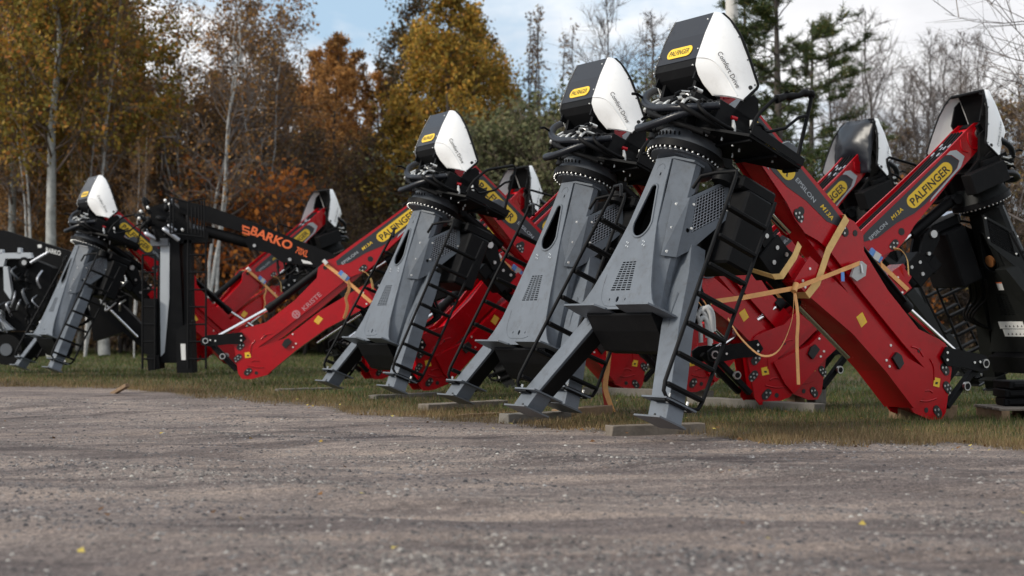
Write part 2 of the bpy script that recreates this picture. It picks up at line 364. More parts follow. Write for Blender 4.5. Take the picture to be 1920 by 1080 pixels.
    # --- operator hood: dark front panels, white side shells, open back
    Fp = [(-.20, 3.86, .265), (-.235, 3.84, .272), (-.262, 3.62, .282), (-.268, 3.375, .286), (-.258, 3.31, .288), (-.205, 3.25, .29), (-.11, 3.20, .29), (.06, 3.15, .29)]
    Rp = [(-.15, 3.865, .285), (-.09, 3.81, .35), (.0, 3.685, .44), (.12, 3.515, .50), (.20, 3.40, .53), (.25, 3.325, .545), (.21, 3.24, .55), (.13, 3.115, .55)]
    K = 5; shells = []; Fs = Fp[:6] + [(-.13, 3.195, .30), (-.02, 3.135, .33)]; Rp[7] = (.155, 3.14, .55)
    for sy in (-1, 1):
        hood = MB(); shells.append(hood)
        for off in (0, .012):
            v = []
            for (a0, w0, h0), (a1, w1, h1) in zip(Fs, Rp):
                for k in range(K + 1):
                    t = k / K; bul = .05 * math.sin(math.pi * t) * min(1, 3.2 * abs(h1 - h0)); e = t ** .8
                    v.append(T(a0 + (a1 - a0) * t + off, sy * (h0 + (h1 - h0) * e + bul - off), w0 + (w1 - w0) * t - off * .3))
            f = [(i * (K + 1) + k, i * (K + 1) + k + 1, (i + 1) * (K + 1) + k + 1, (i + 1) * (K + 1) + k) for i in range(len(Fp) - 1) for k in range(K)]
            hood.add(v, f, 'white', True)
        # raised lower cheek
    mb = MB()
    def strip(i0, i1, m, off=.0):
        v = []
        for a, w, h in Fp[i0:i1 + 1]: v += [T(a - off + .012, -h + .008, w), T(a - off + .012, h - .008, w), T(a + .024, h - .008, w - .004), T(a + .024, -h + .008, w - .004)]
        n_ = i1 - i0 + 1
        mb.add(v, [(i * 4 + k, i * 4 + (k + 1) % 4, (i + 1) * 4 + (k + 1) % 4, (i + 1) * 4 + k) for i in range(n_ - 1) for k in range(4)] + [(0, 1, 2, 3), tuple((n_ - 1) * 4 + k for k in range(4))], m, False)
    strip(0, 3, 'panel', .006); strip(3, 7, 'blk')
    for w in (3.46, 3.75): 
        for sy in (-1, 1): cyl(mb, 'bolt', T(-.275, sy * .268, w), T(-.268, sy * .268, w), .007, 6)
    for sy in (-1, 1): cyl(mb, 'bolt', T(-.275, sy * .27, 3.30), T(-.262, sy * .27, 3.30), .007, 6)
    ho = mb.build('operator_hood', root)
    for h8 in shells: h8.build('side_shell', ho)
    mb = MB(); Fl = lambda u, v, t: T(-.2625 + .058 * (v) - t, -u - .005, 3.47 + v)
    prism(mb, 'yellow', stadium(0, 0, .34, .105), -.002, .002, Fl); lgp = mb.build('badge', ho)
    mb = MB(); prism(mb, 'lgrey', stadium(0, 0, .34, .105), .0025, .003, Fl) if False else None
    text(mb, 'ink', 'PALFINGER', lambda u, v, t: Fl(u, v, .004), .075, .27, .004); mb.build('badge_lettering', ho)
    # rim, inner liner and crossbar of the open back
    mb = MB()
    for sy in (-1, 1): tube(mb, 'blk', smooth_path([T(a + .004, sy * h, w) for a, w, h in Rp], 3), .014, 6)
    tube(mb, 'blk', [T(-.14, -.29, 3.86), T(-.14, .29, 3.86)], .02, 6)
    mb.build('hood_rim', ho)
    mb = MB()
    v = []
    for a, w, h in Fp: v += [T(a + .03, -h + .02, w - .01), T(a + .03, h - .02, w - .01)]
    mb.add(v, [(2 * i, 2 * i + 1, 2 * i + 3, 2 * i + 2) for i in range(len(Fp) - 1)], 'blk')
    prism(mb, 'blk', [(-.22, 3.2), (-.20, 3.78), (-.11, 3.74), (.02, 3.55), (-.02, 3.35), (-.05, 3.2)], -.27, -.25, lambda u, v, t: T(u, t, v))
    prism(mb, 'blk', [(-.22, 3.2), (-.20, 3.78), (-.11, 3.74), (.02, 3.55), (-.02, 3.35), (-.05, 3.2)], .25, .27, lambda u, v, t: T(u, t, v))
    prism(mb, 'blk', [(-.10, 3.36), (-.05, 3.52), (.02, 3.50), (.02, 3.36)], -.2, .2, lambda u, v, t: T(u, t, v))
    tube(mb, 'blk', [T(.0, .33, 3.6), T(-.04, .40, 3.83), T(-.02, .36, 3.85)], .02, 6)
    mb.build('hood_liner', ho)
    # side lettering and screws on the shell
    def surf(sy, i, t):
        (a0, w0, h0), (a1, w1, h1) = [tuple(A[int(i)][k] + (A[min(int(i) + 1, 7)][k] - A[int(i)][k]) * (i - int(i)) for k in range(3)) for A in (Fs, Rp)]
        bul = .05 * math.sin(math.pi * t) * min(1, 3.2 * abs(h1 - h0)); e = t ** .8
        return T(a0 + (a1 - a0) * t, sy * (h0 + (h1 - h0) * e + bul), w0 + (w1 - w0) * t)
    for sy in (-1, 1):
        mb = MB(); tube(mb, 'white', smooth_path([surf(sy, i8, t8) for i8, t8 in ((3.05, .0), (3.1, .14), (3.5, .27), (4.3, .36), (5.2, .42), (6.0, .50), (6.8, .66))], 6), .006, 6); mb.build('moulded_ridge', ho)
        mb = MB()
        p0, p1 = Vector(surf(sy, 2.75, .34)), Vector(surf(sy, 6.0, .66)); q = Vector(surf(sy, 5.0, .1))
        ux = (p1 - p0).normalized(); nn = ux.cross(q - p0); nn = nn if nn.y * sy > 0 else -nn; nn.normalize(); up = nn.cross(ux) if sy < 0 else nn.cross(ux)
        p0 += nn * .012; p1 += nn * .012; c = (p0 + p1) / 2
        if sy > 0: ux = -ux; up = nn.cross(ux)
        # bend the word along the shell
        def onS(u, v):
            P = c + ux * u + up * v
            best = None
            return P
        vsave = len(mb.v)
        text(mb, 'ink', 'Comfort Drive', lambda u, v, t: tuple(onS(u, v)), .062, (p1 - p0).length * .95, .0)
        # settle every vertex a few millimetres above the shell
        grid = [(Vector(surf(sy, i / 4, t / 10))) for i in range(10, 29) for t in range(0, 11)]
        for k in range(vsave, len(mb.v)):
            P = Vector(mb.v[k]); g = sorted(grid, key=lambda s__: (s__ - P).length_squared)[:4]
            d = sum(((s__ - P).dot(nn)) / max(1e-4, (s__ - P).length) for s__ in g) / sum(1 / max(1e-4, (s__ - P).length) for s__ in g)
            mb.v[k] = tuple(P + nn * (d + .007))
        mb.build('shell_lettering', ho, recalc=False)
        mb = MB()
        for i, t, r_ in ((2.0, .93, .008), (3.0, .95, .008), (5.0, .94, .008), (1.4, .95, .008)):
            mb = MB(); p = Vector(surf(sy, i, t)); cyl(mb, 'slate', p - Vector((0, sy * .01, 0)), p + Vector((0, sy * .006, 0)), r_, 8); mb.build('shell_screw', ho)
        mb = MB(); p = Vector(surf(sy, 5.5, .90)); cyl(mb, 'ink', p - Vector((0, sy * .01, 0)), p + Vector((0, sy * .004, 0)), .021, 14)
        mb.build('shell_screw', ho)
    # --- valve block, fittings and hoses under the hood
    mb = MB(); box(mb, 'blk', (-.17, -.30, 2.92), (.18, .30, 3.10), T)
    rg = random.Random(3)
    for k in range(34):
        a = -.26 + rg.random() * .22; y = -.44 + .80 * rg.random(); w = 2.93 + rg.random() * .15
        d = Vector(T(-.05 - rg.random() * .05, rg.uniform(-.06, .03), rg.uniform(-.06, .0))).normalized() * rg.uniform(.05, .1)
        p = Vector(T(a, y, w)); cyl(mb, ('fit', 'steel', 'blk')[k % 3], p, p + d, rg.uniform(.010, .020), 8)
        cyl(mb, 'blk', p + d, p + d * 1.7 + Vector((0, 0, -.03)), .014, 8)
    vb = mb.build('valve_block', root, bevel=.003)
    mb = MB()
    for k in range(5):
        y = -.30 + .13 * k; tube(mb, 'fit', smooth_path([T(-.02, y, 3.03), T(-.20, y, 3.01), T(-.27, y - .03, 2.96), T(-.30, y - .05, 2.90)], 4), .017, 8)
    mb.build('elbow_fitting', vb)
    hz = [([(-.06, .40, 3.30), (-.20, .36, 3.16), (-.27, .24, 3.02), (-.30, .03, 2.93), (-.30, -.2, 2.90), (-.22, -.40, 2.92), (-.06, -.54, 3.0)], .038),
          ([(.02, .36, 2.92), (-.14, .34, 2.86), (-.27, .22, 2.77), (-.32, .04, 2.74), (-.31, -.13, 2.77), (-.25, -.30, 2.85), (-.10, -.48, 2.97)], .038),
          ([(-.05, .30, 3.06), (-.24, .22, 2.98), (-.29, .06, 2.88), (-.24, -.1, 2.83), (-.1, -.3, 2.80), (.1, -.40, 2.80)], .026),
          ([(-.1, -.20, 3.08), (-.26, -.25, 2.98), (-.28, -.40, 2.88), (-.12, -.50, 2.84), (.1, -.50, 2.84)], .022),
          ([(-.12, .05, 3.06), (-.27, .05, 2.94), (-.30, -.08, 2.83), (-.2, -.28, 2.78), (0, -.45, 2.78)], .020),
          ([(-.10, .18, 3.08), (-.25, .16, 2.97), (-.31, .0, 2.86), (-.27, -.2, 2.80), (-.05, -.42, 2.76)], .020),
          ([(-.08, -.34, 3.05), (-.2, -.42, 2.97), (-.16, -.52, 2.88), (.05, -.55, 2.86), (.25, -.52, 2.9)], .018)]
    for i, (p, r_) in enumerate(hz):
        mb = MB(); tube(mb, 'hose' if i < 2 else 'rub', smooth_path([T(q[0], q[1], q[2] - .02) for j, q in enumerate(p)], 12 if i < 2 else 7), r_, 10, rip=.16 if i < 2 else 0); mb.build('hydraulic_hose', root)
    mb = MB()
    for k, (a, y, w) in enumerate(((.12, -.46, 2.80), (.22, -.5, 2.79), (.34, -.45, 2.80), (.40, -.30, 2.79), (.0, -.40, 2.79), (.30, -.2, 2.79), (.52, -.42, 2.81), (.6, -.6, 2.81))):
        mb = MB(); cyl(mb, 'steel', T(a, y, w), T(a + .01, y, w - .05), .013, 8); mb.build('hanging_bolt', root)
    mb = MB()
    for a, y, w in ((.3, -.54, 3.02), (.12, -.54, 2.93)):
        mb = MB(); tube(mb, 'wht', [T(a, y, w), T(a + .02, y - .01, w - .05), T(a + .05, y, w - .09)], [.012, .02, .016], 6); mb.build('grease_fitting', root)
    mb = MB()
    cyl(mb, 'red', T(.10, -.53, 2.95), T(.15, -.55, 2.955), .018, 8)
    mb.build('red_plug', root)
    # --- platform with guard rail on the near side
    mb = MB(); prism(mb, 'blk', [(.17, -.76), (.80, -.76), (.80, -.56), (.50, -.20), (.22, .10), (-.08, -.30), (.0, -.50)], 2.775, 2.80, lambda u, v, t: T(u, v, t))
    for u, y8 in ((.2, .0), (.5, -.22), (.77, -.56)): box(mb, 'blk', (u, -.74, 2.75), (u + .03, y8, 2.775), T)
    prism(mb, 'blk', [(.17, 2.80), (.80, 2.80), (.80, 2.87), (.17, 2.89)], -.775, -.762, lambda u, v, t: T(u, t, v))
    prism(mb, 'slate', [(.60, 2.83), (.79, 2.83), (.79, 2.98), (.66, 2.98), (.60, 2.93)], -.66, -.60, lambda u, v, t: T(u, t, v))
    pf = mb.build('platform', root, bevel=.003)
    mb = MB(); y = -.745
    tube(mb, 'blk', [T(.17, y, 2.84), T(.19, y, 2.95), T(.215, y, 3.03), T(.305, y, 3.19), T(.34, y, 3.23), T(.645, y, 3.43), T(.685, y, 3.42), T(.695, y, 3.38), T(.745, y, 2.83)], .017, 8)
    tube(mb, 'blk', [T(.17, y, 2.88), T(.24, y, 2.93), T(.28, y, 2.93), T(.32, y, 2.90), T(.36, y, 2.915), T(.52, y, 3.03), T(.62, y, 3.18), T(.70, y, 3.24)], .014, 8)
    mb.build('guard_rail', pf)
    # --- inner boom
    prof = [(-.13, .04), (-.11, .13), (-.02, .20), (.10, .22), (.5, .245), (1.2, .32), (1.7, .38), (2.02, .415), (2.14, .47), (2.30, .47), (2.42, .37), (2.9, .345), (3.45, .39), (3.70, .52), (3.80, .56), (3.92, .545), (4.05, .45), (4.29, .10), (4.30, .0), (4.2, -.10), (3.98, -.215), (3.90, -.215), (3.88, .10), (3.78, .19), (3.4, .14), (2.7, .08), (2.1, .045), (1.95, .0), (1.80, -.07), (1.62, -.075), (1.45, -.045), (.6, -.035), (.1, -.055), (-.07, -.055)]
    core = [(.25, .0), (.30, .16), (1.2, .24), (2.0, .33), (2.40, .30), (2.9, .30), (3.45, .33), (3.75, .44), (3.95, .44), (4.22, .08), (4.2, -.05), (3.95, -.18), (3.82, -.18), (3.74, .10), (3.4, .05), (2.7, -.01), (1.9, -.05), (1.5, -.025), (.5, -.015)]
    mb = MB()
    for y0, y1 in ((-.155, -.135), (.135, .155)): prism(mb, 'red', prof, y0, y1, lambda u, v, t: B(u, t, v))
    prism(mb, 'red', core, -.105, .105, lambda u, v, t: B(u, t, v))
    cyl(mb, 'red', B(.03, -.16, .075), B(.03, .16, .075), .085, 20)
    ib = mb.build('inner_boom', root, bevel=.005)
    for sy in (-1, 1):
        FB = (lambda u, v, t: B(u, sy * (.1565 + t), v))
        mb = MB()   # pressed reinforcement: curved ribs, lug bosses
        for pp in ([(.13, .19), (.20, .12), (.22, .02), (.17, -.03)], [(.27, .2), (.34, .11), (.30, .03)], [(3.50, .20), (3.58, .25), (3.68, .25)], [(3.92, .02), (3.97, .08), (4.02, .10)], [(3.9, -.12), (4.02, -.02), (4.1, .10)], [(3.95, .2), (3.86, .28), (3.76, .30)]):
            mb = MB(); tube(mb, 'red', smooth_path([FB(u, v, 0) for u, v in pp], 4), .009, 6); mb.build('pressed_rib', ib)
        mb = MB()
        cyl(mb, 'steel', FB(.03, .075, -.01), FB(.03, .075, .012), .058, 20); cyl(mb, 'ink', FB(.03, .075, 0), FB(.03, .075, .014), .040, 20)
        mb.build('pin_boss', ib)
        for u, v, r_ in ((1.62, .03, .042), (2.22, .40, .03), (3.60, .25, .022), (4.08, -.08, .026)): mb = MB(); cyl(mb, 'ink', FB(u, v, -.01), FB(u, v, .0025), r_, 16); mb.build('bore', ib)
        for (u, v, n_) in ((1.63, -.02, 5), (2.10, .31, 3), (3.98, .38, 3), (4.13, .28, 5), (4.20, .02, 3)) if sy < 0 else ((1.80, .0, 4), (3.98, .38, 3), (4.13, .28, 5), (4.16, .02, 3)):
            mb = MB(); prism(mb, 'ink', stadium(u, v, .14, .085), .0, .006, FB)
            for k in range(n_):
                cx, cy = (-.04 + .04 * k * (3 / max(3, n_ - 1)) * .8, (.018 if k % 2 else -.018)); cyl(mb, 'steel', FB(u + cx, v + cy, .004), FB(u + cx, v + cy, .012), .0115, 8)
            mb.build('bolt_cover', ib)
        # decals
        mb = MB(); prism(mb, 'band', [(.46, .045), (.50, .17), (.56, .225), (1.2, .285), (1.9, .355), (2.03, .36), (2.06, .30), (1.90, .205), (1.60, .145), (1.35, .055), (1.15, .02), (.55, .01)], .0005, .002, FB)
        dec = mb.build('decal_band', ib)
        mb = MB(); prism(mb, 'lgrey', [(.37, .03), (.40, .16), (.47, .21), (.54, .215), (.49, .165), (.455, .045), (.54, .005), (1.05, .012), (1.10, -.005), (.5, -.022)], .0005, .0025, FB); mb.build('decal_edge', ib)
        sgn = 1 if sy < 0 else -1; ang = .09
        def BL(cx, cy, off): return lambda u, v, t: B(cx + sgn * (u * math.cos(ang) * 1) - (0), sy * (.1565 + off), cy + u * sgn * math.sin(ang) + v)
        mb = MB(); prism(mb, 'yellow', stadium(.96, 0, .76, .165, 8), .003, .0045, lambda u, v, t: B(u, sy * (.1565 + t), .134 + .09 * (u - .96) + v)); bd = mb.build('badge', ib)
        mb = MB(); text(mb, 'ink', 'PALFINGER', BL(.96, .132, .0055), .135, .66, .018); mb.build('badge_lettering', ib, recalc=False)
        mb = MB(); ang = .10
        if sy < 0: a_, b_ = (1.52, .205), (1.84, .265)
        else: a_, b_ = (1.84, .255), (1.52, .215)
        text(mb, 'lgrey', 'EPSILON', BL(a_[0], a_[1], .0035), .062, .30, .008); mb.build('series_lettering', ib, recalc=False); mb = MB(); text(mb, 'yellow', 'M13A', BL(b_[0], b_[1], .0035), .066, .19, .014, .2)
        mb.build('model_lettering', ib, recalc=False)
        mb = MB(); prism(mb, 'yellow', [(3.93, .22), (4.0, .27), (4.05, .20), (3.98, .15)], .0005, .002, FB)
        prism(mb, 'ink', [(3.975, .20), (4.0, .225), (4.01, .20), (3.985, .18)], .002, .003, FB); mb.build('warning_sticker', ib)
    # hydraulic pipes in the channel on top of the boom
    mb = MB()
    for k in range(4):
        y = -.09 + .06 * k; tube(mb, 'blk', [B(.15, y, .22), B(.35, y, .22), B(1.2, y, .28), B(2.0, y, .36)], .014, 6)
        for s_ in (.34 + .03 * ((k * 7) % 3), .50 + .02 * ((k * 5) % 3), 1.52):
            cyl(mb, 'gwire', B(s_ + .03 * (k % 2), y, .222 + .06 * max(0, (s_ - .3))), B(s_ + .06 + .03 * (k % 2), y, .226 + .06 * max(0, (s_ - .3))), .012, 8)
    mb.build('pipe_run', ib)
    # --- outer (telescopic) boom folded against it
    mb = MB(); prism(mb, 'red', [(2.0, -.50), (1.97, -.20), (2.7, -.045), (3.4, .015), (3.86, .21), (3.93, -.06), (3.93, -.212), (3.4, -.235), (2.85, -.30), (2.22, -.46)], -.19, .19, lambda u, v, t: B(u, t, v))
    prism(mb, 'red', [(1.86, -.44), (1.85, -.25), (2.02, -.22), (2.02, -.46)], -.125, .125, lambda u, v, t: B(u, t, v))
    ob = mb.build('outer_boom', root, bevel=.014)
    for sy in (-1, 1):
        FB = (lambda u, v, t: B(u, sy * (.1902 + t), v))
        mb = MB(); prism(mb, 'yellow', [(2.77, -.16), (2.79, -.07), (2.90, -.09), (2.885, -.18)], .0, .002, FB)
        for k in range(4): prism(mb, 'orange', [(2.79, -.155 + .018 * k), (2.79, -.149 + .018 * k), (2.875, -.165 + .018 * k), (2.875, -.171 + .018 * k)], .002, .0028, FB)
        mb.build('yellow_sticker', ob)
        mb = MB(); prism(mb, 'ink', [(3.36, -.10), (3.36, -.02), (3.42, .0), (3.50, -.03), (3.50, -.11)], .0, .03, FB)
        mb.build('bracket', ob)
        for u, v in ((3.27, -.02), (3.33, -.16), (3.40, -.17), (2.07, -.42), (2.13, -.44), (2.05, -.28)): mb = MB(); cyl(mb, 'bolt', FB(u, v, 0), FB(u, v, .008), .013, 8); mb.build('bolt', ob)
    # telescopic rods along the outer boom
    mb = MB(); cyl(mb, 'chrome', B(2.1, .0, -.52), B(3.1, .0, -.36), .026, 10); cyl(mb, 'blk', B(1.75, .0, -.58), B(2.3, 0, -.49), .05, 12)
    mb.build('telescope_cylinder', ob)
    # --- boom cylinder on the back of the inner boom
    mb = MB(); cyl(mb, 'blk', B(2.22, 0, .43), B(3.27, 0, .53), .056, 18); cyl(mb, 'blk', B(3.20, 0, .523), B(3.32, 0, .535), .066, 18)
    cyl(mb, 'blk', B(2.22, -.11, .43), B(2.22, .11, .43), .045, 12)
    tube(mb, 'blk', [B(2.4, -.07, .45), B(3.2, -.07, .52)], .014, 6)
    bc = mb.build('boom_cylinder', root); mb = MB(); cyl(mb, 'chrome', B(3.3, 0, .533), B(4.22, 0, .755), .032, 16); mb.build('piston_rod', bc)
    # --- link arm
    mb = MB()
    for y0, y1 in ((-.19, -.165), (.165, .19)):
        prism(mb, 'blk', [(3.84, .41), (3.82, .53), (4.0, .66), (4.25, .86), (4.34, .88), (4.40, .80), (4.33, .70), (4.12, .55), (3.95, .40)], y0, y1, lambda u, v, t: B(u, t, v))
    obox(mb, 'blk', B(4.30, -.12, .79), B(4.28, -.12, .16), .06, .07, up=(0, 1, 0)); obox(mb, 'blk', B(4.30, .12, .79), B(4.28, .12, .16), .06, .07, up=(0, 1, 0))
    la = mb.build('link_arm', root, bevel=.006)
    mb = MB()
    for sy in (-1, 1):
        for u, v in ((4.31, .80), (4.28, .45)): mb = MB(); cyl(mb, 'steel', B(u, sy * .185, v), B(u, sy * .215, v), .045, 18); cyl(mb, 'blk', B(u, sy * .205, v), B(u, sy * .219, v), .03, 18); mb.build('link_pin', la)
        for u, v in ((3.86, .49), (3.91, .44), (4.2, .70), (4.25, .76)): mb = MB(); cyl(mb, 'bolt', B(u, sy * .19, v), B(u, sy * .20, v), .013, 8); mb.build('bolt', la)
    # --- boom tip head (rotator link) hanging at the folded end
    mb = MB()
    Fk = lambda u, v, t: B(u, t, v)
    prism(mb, 'blk', [(1.22, -.34), (1.28, -.24), (1.40, -.23), (1.62, -.36), (1.66, -.46), (1.58, -.50), (1.45, -.46), (1.28, -.42)], -.11, -.07, Fk)
    prism(mb, 'blk', [(1.22, -.34), (1.28, -.24), (1.40, -.23), (1.62, -.36), (1.66, -.46), (1.58, -.50), (1.45, -.46), (1.28, -.42)], .07, .11, Fk)
    box(mb, 'blk', (1.60, -.13, -.62), (1.88, .13, -.30), B); box(mb, 'blk', (1.45, -.09, -.66), (1.62, .09, -.50), B)
    cyl(mb, 'blk', B(1.88, 0, -.55), B(1.88, 0, -.28), .12, 18)
    bh = mb.build('boom_head', root, bevel=.01)
    mb = MB()
    for u, v, r_ in ((1.31, -.31, .045), (1.52, -.42, .022), (1.68, -.40, .02), (1.8, -.36, .02), (1.75, -.52, .022)):
        for q_ in (-1, 1): mb = MB(); cyl(mb, 'steel', B(u, .112 * q_, v), B(u, .14 * q_, v), r_, 14); mb.build('head_pin', bh)
    return root

def strap_mb(mb, s0=2.12, dirn=1, tail=True, sy=-1):
    """ratchet strap wrapped round both folded booms, in boom coordinates"""
    q = .197
    pts = [(s0 + .06, -sy * q, .44), (s0 + .06, sy * q, .44), (s0 + .02, sy * (q + .004), .2), (s0 - .02, sy * (q + .006), -.1), (s0 - .06, sy * (q + .004), -.47), (s0 - .06, -sy * q, -.49), (s0 - .02, -sy * q, -.1), (s0 + .06, -sy * q, .44)]
    P = [Vector(B(*p)) for p in pts]
    for i in range(len(P) - 1): ribbon(mb, 'orange', [P[i], P[i + 1]], Vector(B(1, 0, 0)) - Vector(B(0, 0, 0)), .05)

proto_s = make_crane(True, False); index_kids(proto_s)
proto_g = make_crane(False, False); index_kids(proto_g)
proto_b = make_crane(False, True); index_kids(proto_b)
def put(o, loc, yaw, ry, label, group):
    o.location = loc; o.rotation_euler = (0, ry, yaw); tag(o, label, 'crane', group); return o
GG = 'grey leaning loader cranes of the front row'; GB = 'black columned loader cranes of the back row'
c1 = put(proto_s, (.55, 12.876, .0), .569, .01, 'nearest and largest grey loader crane with long lower legs, under the highest white hood', GG)
c2 = put(proto_g, (-.156, 15.288, -.01), .575, -.013, 'grey loader crane with white hood standing directly left of the nearest one', GG)
c3 = put(copy_tree(proto_g), (-1.992, 19.145, 0), .517, .0, 'mid distance grey loader crane with white hood, third grey crane from the right', GG)
c4 = put(copy_tree(proto_g), (-8.661, 27.695, 0), .599, -.02, 'farthest grey loader crane, at the left beside the upright black crane', GG)
r1 = put(proto_b, (6.567, 18.531, 0), 3.51, -.003, 'black columned loader crane at the right edge with white labels on its column', GB)
r2 = put(copy_tree(proto_b), (5.80, 21.30, .02), 3.635, -.008, 'black columned loader crane with a black cover draped over its open hood', GB)
rx = put(copy_tree(proto_b), (2.28, 23.3, 0), 3.70, 0, 'black columned loader crane mostly hidden behind the second grey crane', GB)
r3 = put(copy_tree(proto_b), (1.15, 27.1, -.02), 3.756, -.012, 'black columned loader crane whose open white hood shows just left of the second grey crane', GB)
kr = put(copy_tree(proto_b), (.05, 23.95, -.16), 3.19, -.055, 'black columned crane whose shallow red boom carries a round emblem and pink lettering', GB)
r4 = put(copy_tree(proto_b), (-3.0, 32.5, .03), 3.80, -.04, 'farthest black columned crane, its red boom passing behind the orange lettered black boom', GB)

# the pink lettering belongs to one boom only
mb = MB(); FB = lambda u, v, t: B(u, .1572 + t, v)
prism(mb, 'pink', circle(3.03, .17, .065, 20), 0, .002, FB); prism(mb, 'red', circle(3.03, .17, .045, 20), .002, .003, FB)
prism(mb, 'pink', [(3.0, .13), (3.02, .13), (3.02, .21), (3.0, .21)], .003, .004, FB); prism(mb, 'pink', [(3.04, .13), (3.06, .13), (3.06, .21), (3.04, .21)], .003, .004, FB)
prism(mb, 'pink', [(2.99, .16), (3.07, .16), (3.07, .18), (2.99, .18)], .003, .004, FB)
text(mb, 'pink', 'KRISTE', lambda u, v, t: B(2.72 - u, .1585, .155 + v), .10, .36, .012)
o = mb.build('side_lettering', kr, recalc=False)

# ------------------------------------------------------------------ straps (things lying on the booms)
def strap(cr, label, sy, extra, mats=('orange', 'ywb'), mirror=False):
    t = empty('ratchet_strap', cr.location, cr.rotation_euler[2], cr.rotation_euler[1]); tag(t, label, 'strap', 'orange straps tying the folded booms')
    mb = MB(); strap_mb(mb, sy=sy); mb.build('webbing', t)
    if extra:
        mb = MB(); q = sy * .205; e = Vector(B(1, 0, 0)) - Vector(B(0, 0, 0))
        obox(mb, 'blue', B(2.10, q, .20), B(2.08, q, .02), .075, .03, up=(0, 1, 0)); obox(mb, 'steel', B(2.105, q + sy * .02, .14), B(2.085, q + sy * .02, .06), .09, .02, up=(0, 1, 0))
        cyl(mb, 'steel', B(2.05, q, .11), B(2.14, q, .11), .018, 8)
        mb.build('ratchet', t)
        mb = MB()
        p = Vector(B(2.08, q, .02)); L = [p, p + Vector((-.02, sy * .02, -.15)), p + Vector((.02, sy * .03, -.28)), p + Vector((-.01, sy * .02, -.42)), p + Vector((.03, sy * .02, -.60))]
        ribbon(mb, 'orange', smooth_path(L, 4), (.8, .5, .2), .05); mb.build('loose_tail', t); mb = MB()
        p = Vector(B(1.85, q * .9, -.02)); ribbon(mb, 'ywb', smooth_path([p, p + Vector((.08 * -1, sy * .03, -.02)), p + Vector((-.16, sy * .03, -.12)), p + Vector((-.20, 0, -.30))], 4), (.7, .6, .4), .05)
        mb.build('loose_tail', t)
        mb = MB(); cyl(mb, 'wht', B(2.16, q, .42), B(2.16, q, .50), .03, 8); cyl(mb, 'steel', B(2.16, q * .6, .47), B(2.14, q, .44), .02, 8); mb.build('hook', t)
    return t
strap(r1, 'orange ratchet strap with blue buckle on the back row boom at the right edge', 1, True)
strap(kr, 'orange ratchet strap with blue buckle on the shallow red boom with pink lettering', 1, True)
strap(r4, 'orange ratchet strap on the farthest back row boom under the orange lettered black boom', 1, True)
strap(rx, 'orange ratchet strap with blue buckle seen through the ladder of the second grey crane', 1, True)
strap(r3, 'orange ratchet strap on the boom behind the mid distance grey crane', 1, True)
strap(c2, 'orange strap round the boom of the second grey crane, seen through the nearest crane ladder', -1, False)
# nearest crane: its own straps
t = empty('ratchet_strap', c1.location, c1.rotation_euler[2], c1.rotation_euler[1]); tag(t, 'long orange strap crossing the nearest red boom with knotted loops hanging down', 'strap', 'orange straps tying the folded booms')
mb = MB(); e = Vector(B(1, 0, 0)) - Vector(B(0, 0, 0)); ey = -.198
pts = [B(2.02, ey, .39), B(2.08, ey - .002, .0), B(2.20, ey - .003, -.30), B(2.20, ey, -.475), B(2.18, .198, -.48), B(2.02, .198, .40), B(2.02, ey, .39)]
for i in range(6): ribbon(mb, 'orange' if i > 2 else 'ywb', [pts[i], pts[i + 1]], e, .075)
mb.build('webbing', t)
mb = MB()
ribbon(mb, 'ywb', [B(1.80, ey, -.22), B(1.83, ey - .02, -.36), B(1.85, ey - .02, -.60), B(1.80, ey, -.66), B(1.66, .0, -.70)], e, .065)
mb.build('yellow_webbing', t)
mb = MB(); a = Vector(B(2.42, ey - .02, .20)); b = Vector(B(1.98, ey - .10, -.62)); c_ = Vector((1.03, -.2, 1.10)); up = (.2, 0, 1)
ribbon(mb, 'orange', [a, a.lerp(b, .5) + Vector((0, -.01, 0)), b, b.lerp(c_, .5) + Vector((0, 0, -.01)), c_], up, .045)
ribbon(mb, 'orange', smooth_path([b, b + Vector((-.05, -.03, -.28)), b + Vector((-.22, -.05, -.55)), b + Vector((-.42, -.04, -.60)), b + Vector((-.62, 0, -.45)), b + Vector((-.75, .02, -.28))], 5), (.6, .6, .3), .045)
ribbon(mb, 'orange', smooth_path([b, b + Vector((.03, -.02, -.25)), b + Vector((.02, -.02, -.5)), b + Vector((.04, -.02, -.86))], 5), (1, .2, 0), .045)
cyl(mb, 'orange', b + Vector((-.02, -.02, -.03)), b + Vector((.03, 0, .04)), .028, 8)
mb.build('loose_tail', t)
mb = MB(); prism(mb, 'rag', [(2.40, .14), (2.43, .24), (2.50, .26), (2.56, .18), (2.52, .06), (2.44, .04)], -.19, -.215, lambda u, v, t_: B(u, t_, v)); cyl(mb, 'steel', B(2.44, -.22, .20), B(2.50, -.235, .15), .013, 8)
mb.build('hook', t)
mb = MB(); obox(mb, 'blue', a.lerp(b, .28) + Vector((0, -.01, -.02)), a.lerp(b, .30) + Vector((.02, -.01, -.10)), .04, .006, up=(0, 1, 0)); mb.build('strap_tag', t)
# loose red and orange strap hanging to the ground behind the nearest crane's left leg
t = empty('hanging_strap', (1.0, 16.2, 0)); tag(t, 'red and orange strap end hanging to the grass between the legs of the nearest crane', 'strap')
mb = MB(); ribbon(mb, 'orange', smooth_path([(-.02, 0, .95), (.02, 0, .70), (.0, .0, .45), (-.02, -.02, .25), (.06, -.04, .01)], 5), (1, .2, 0), .055); mb.build('orange_webbing', t)
mb = MB(); ribbon(mb, 'rdstrap', smooth_path([(-.0, .03, .55), (-.03, .03, .3), (.0, .02, .02)], 5), (1, .2, 0), .05); mb.build('red_webbing', t)
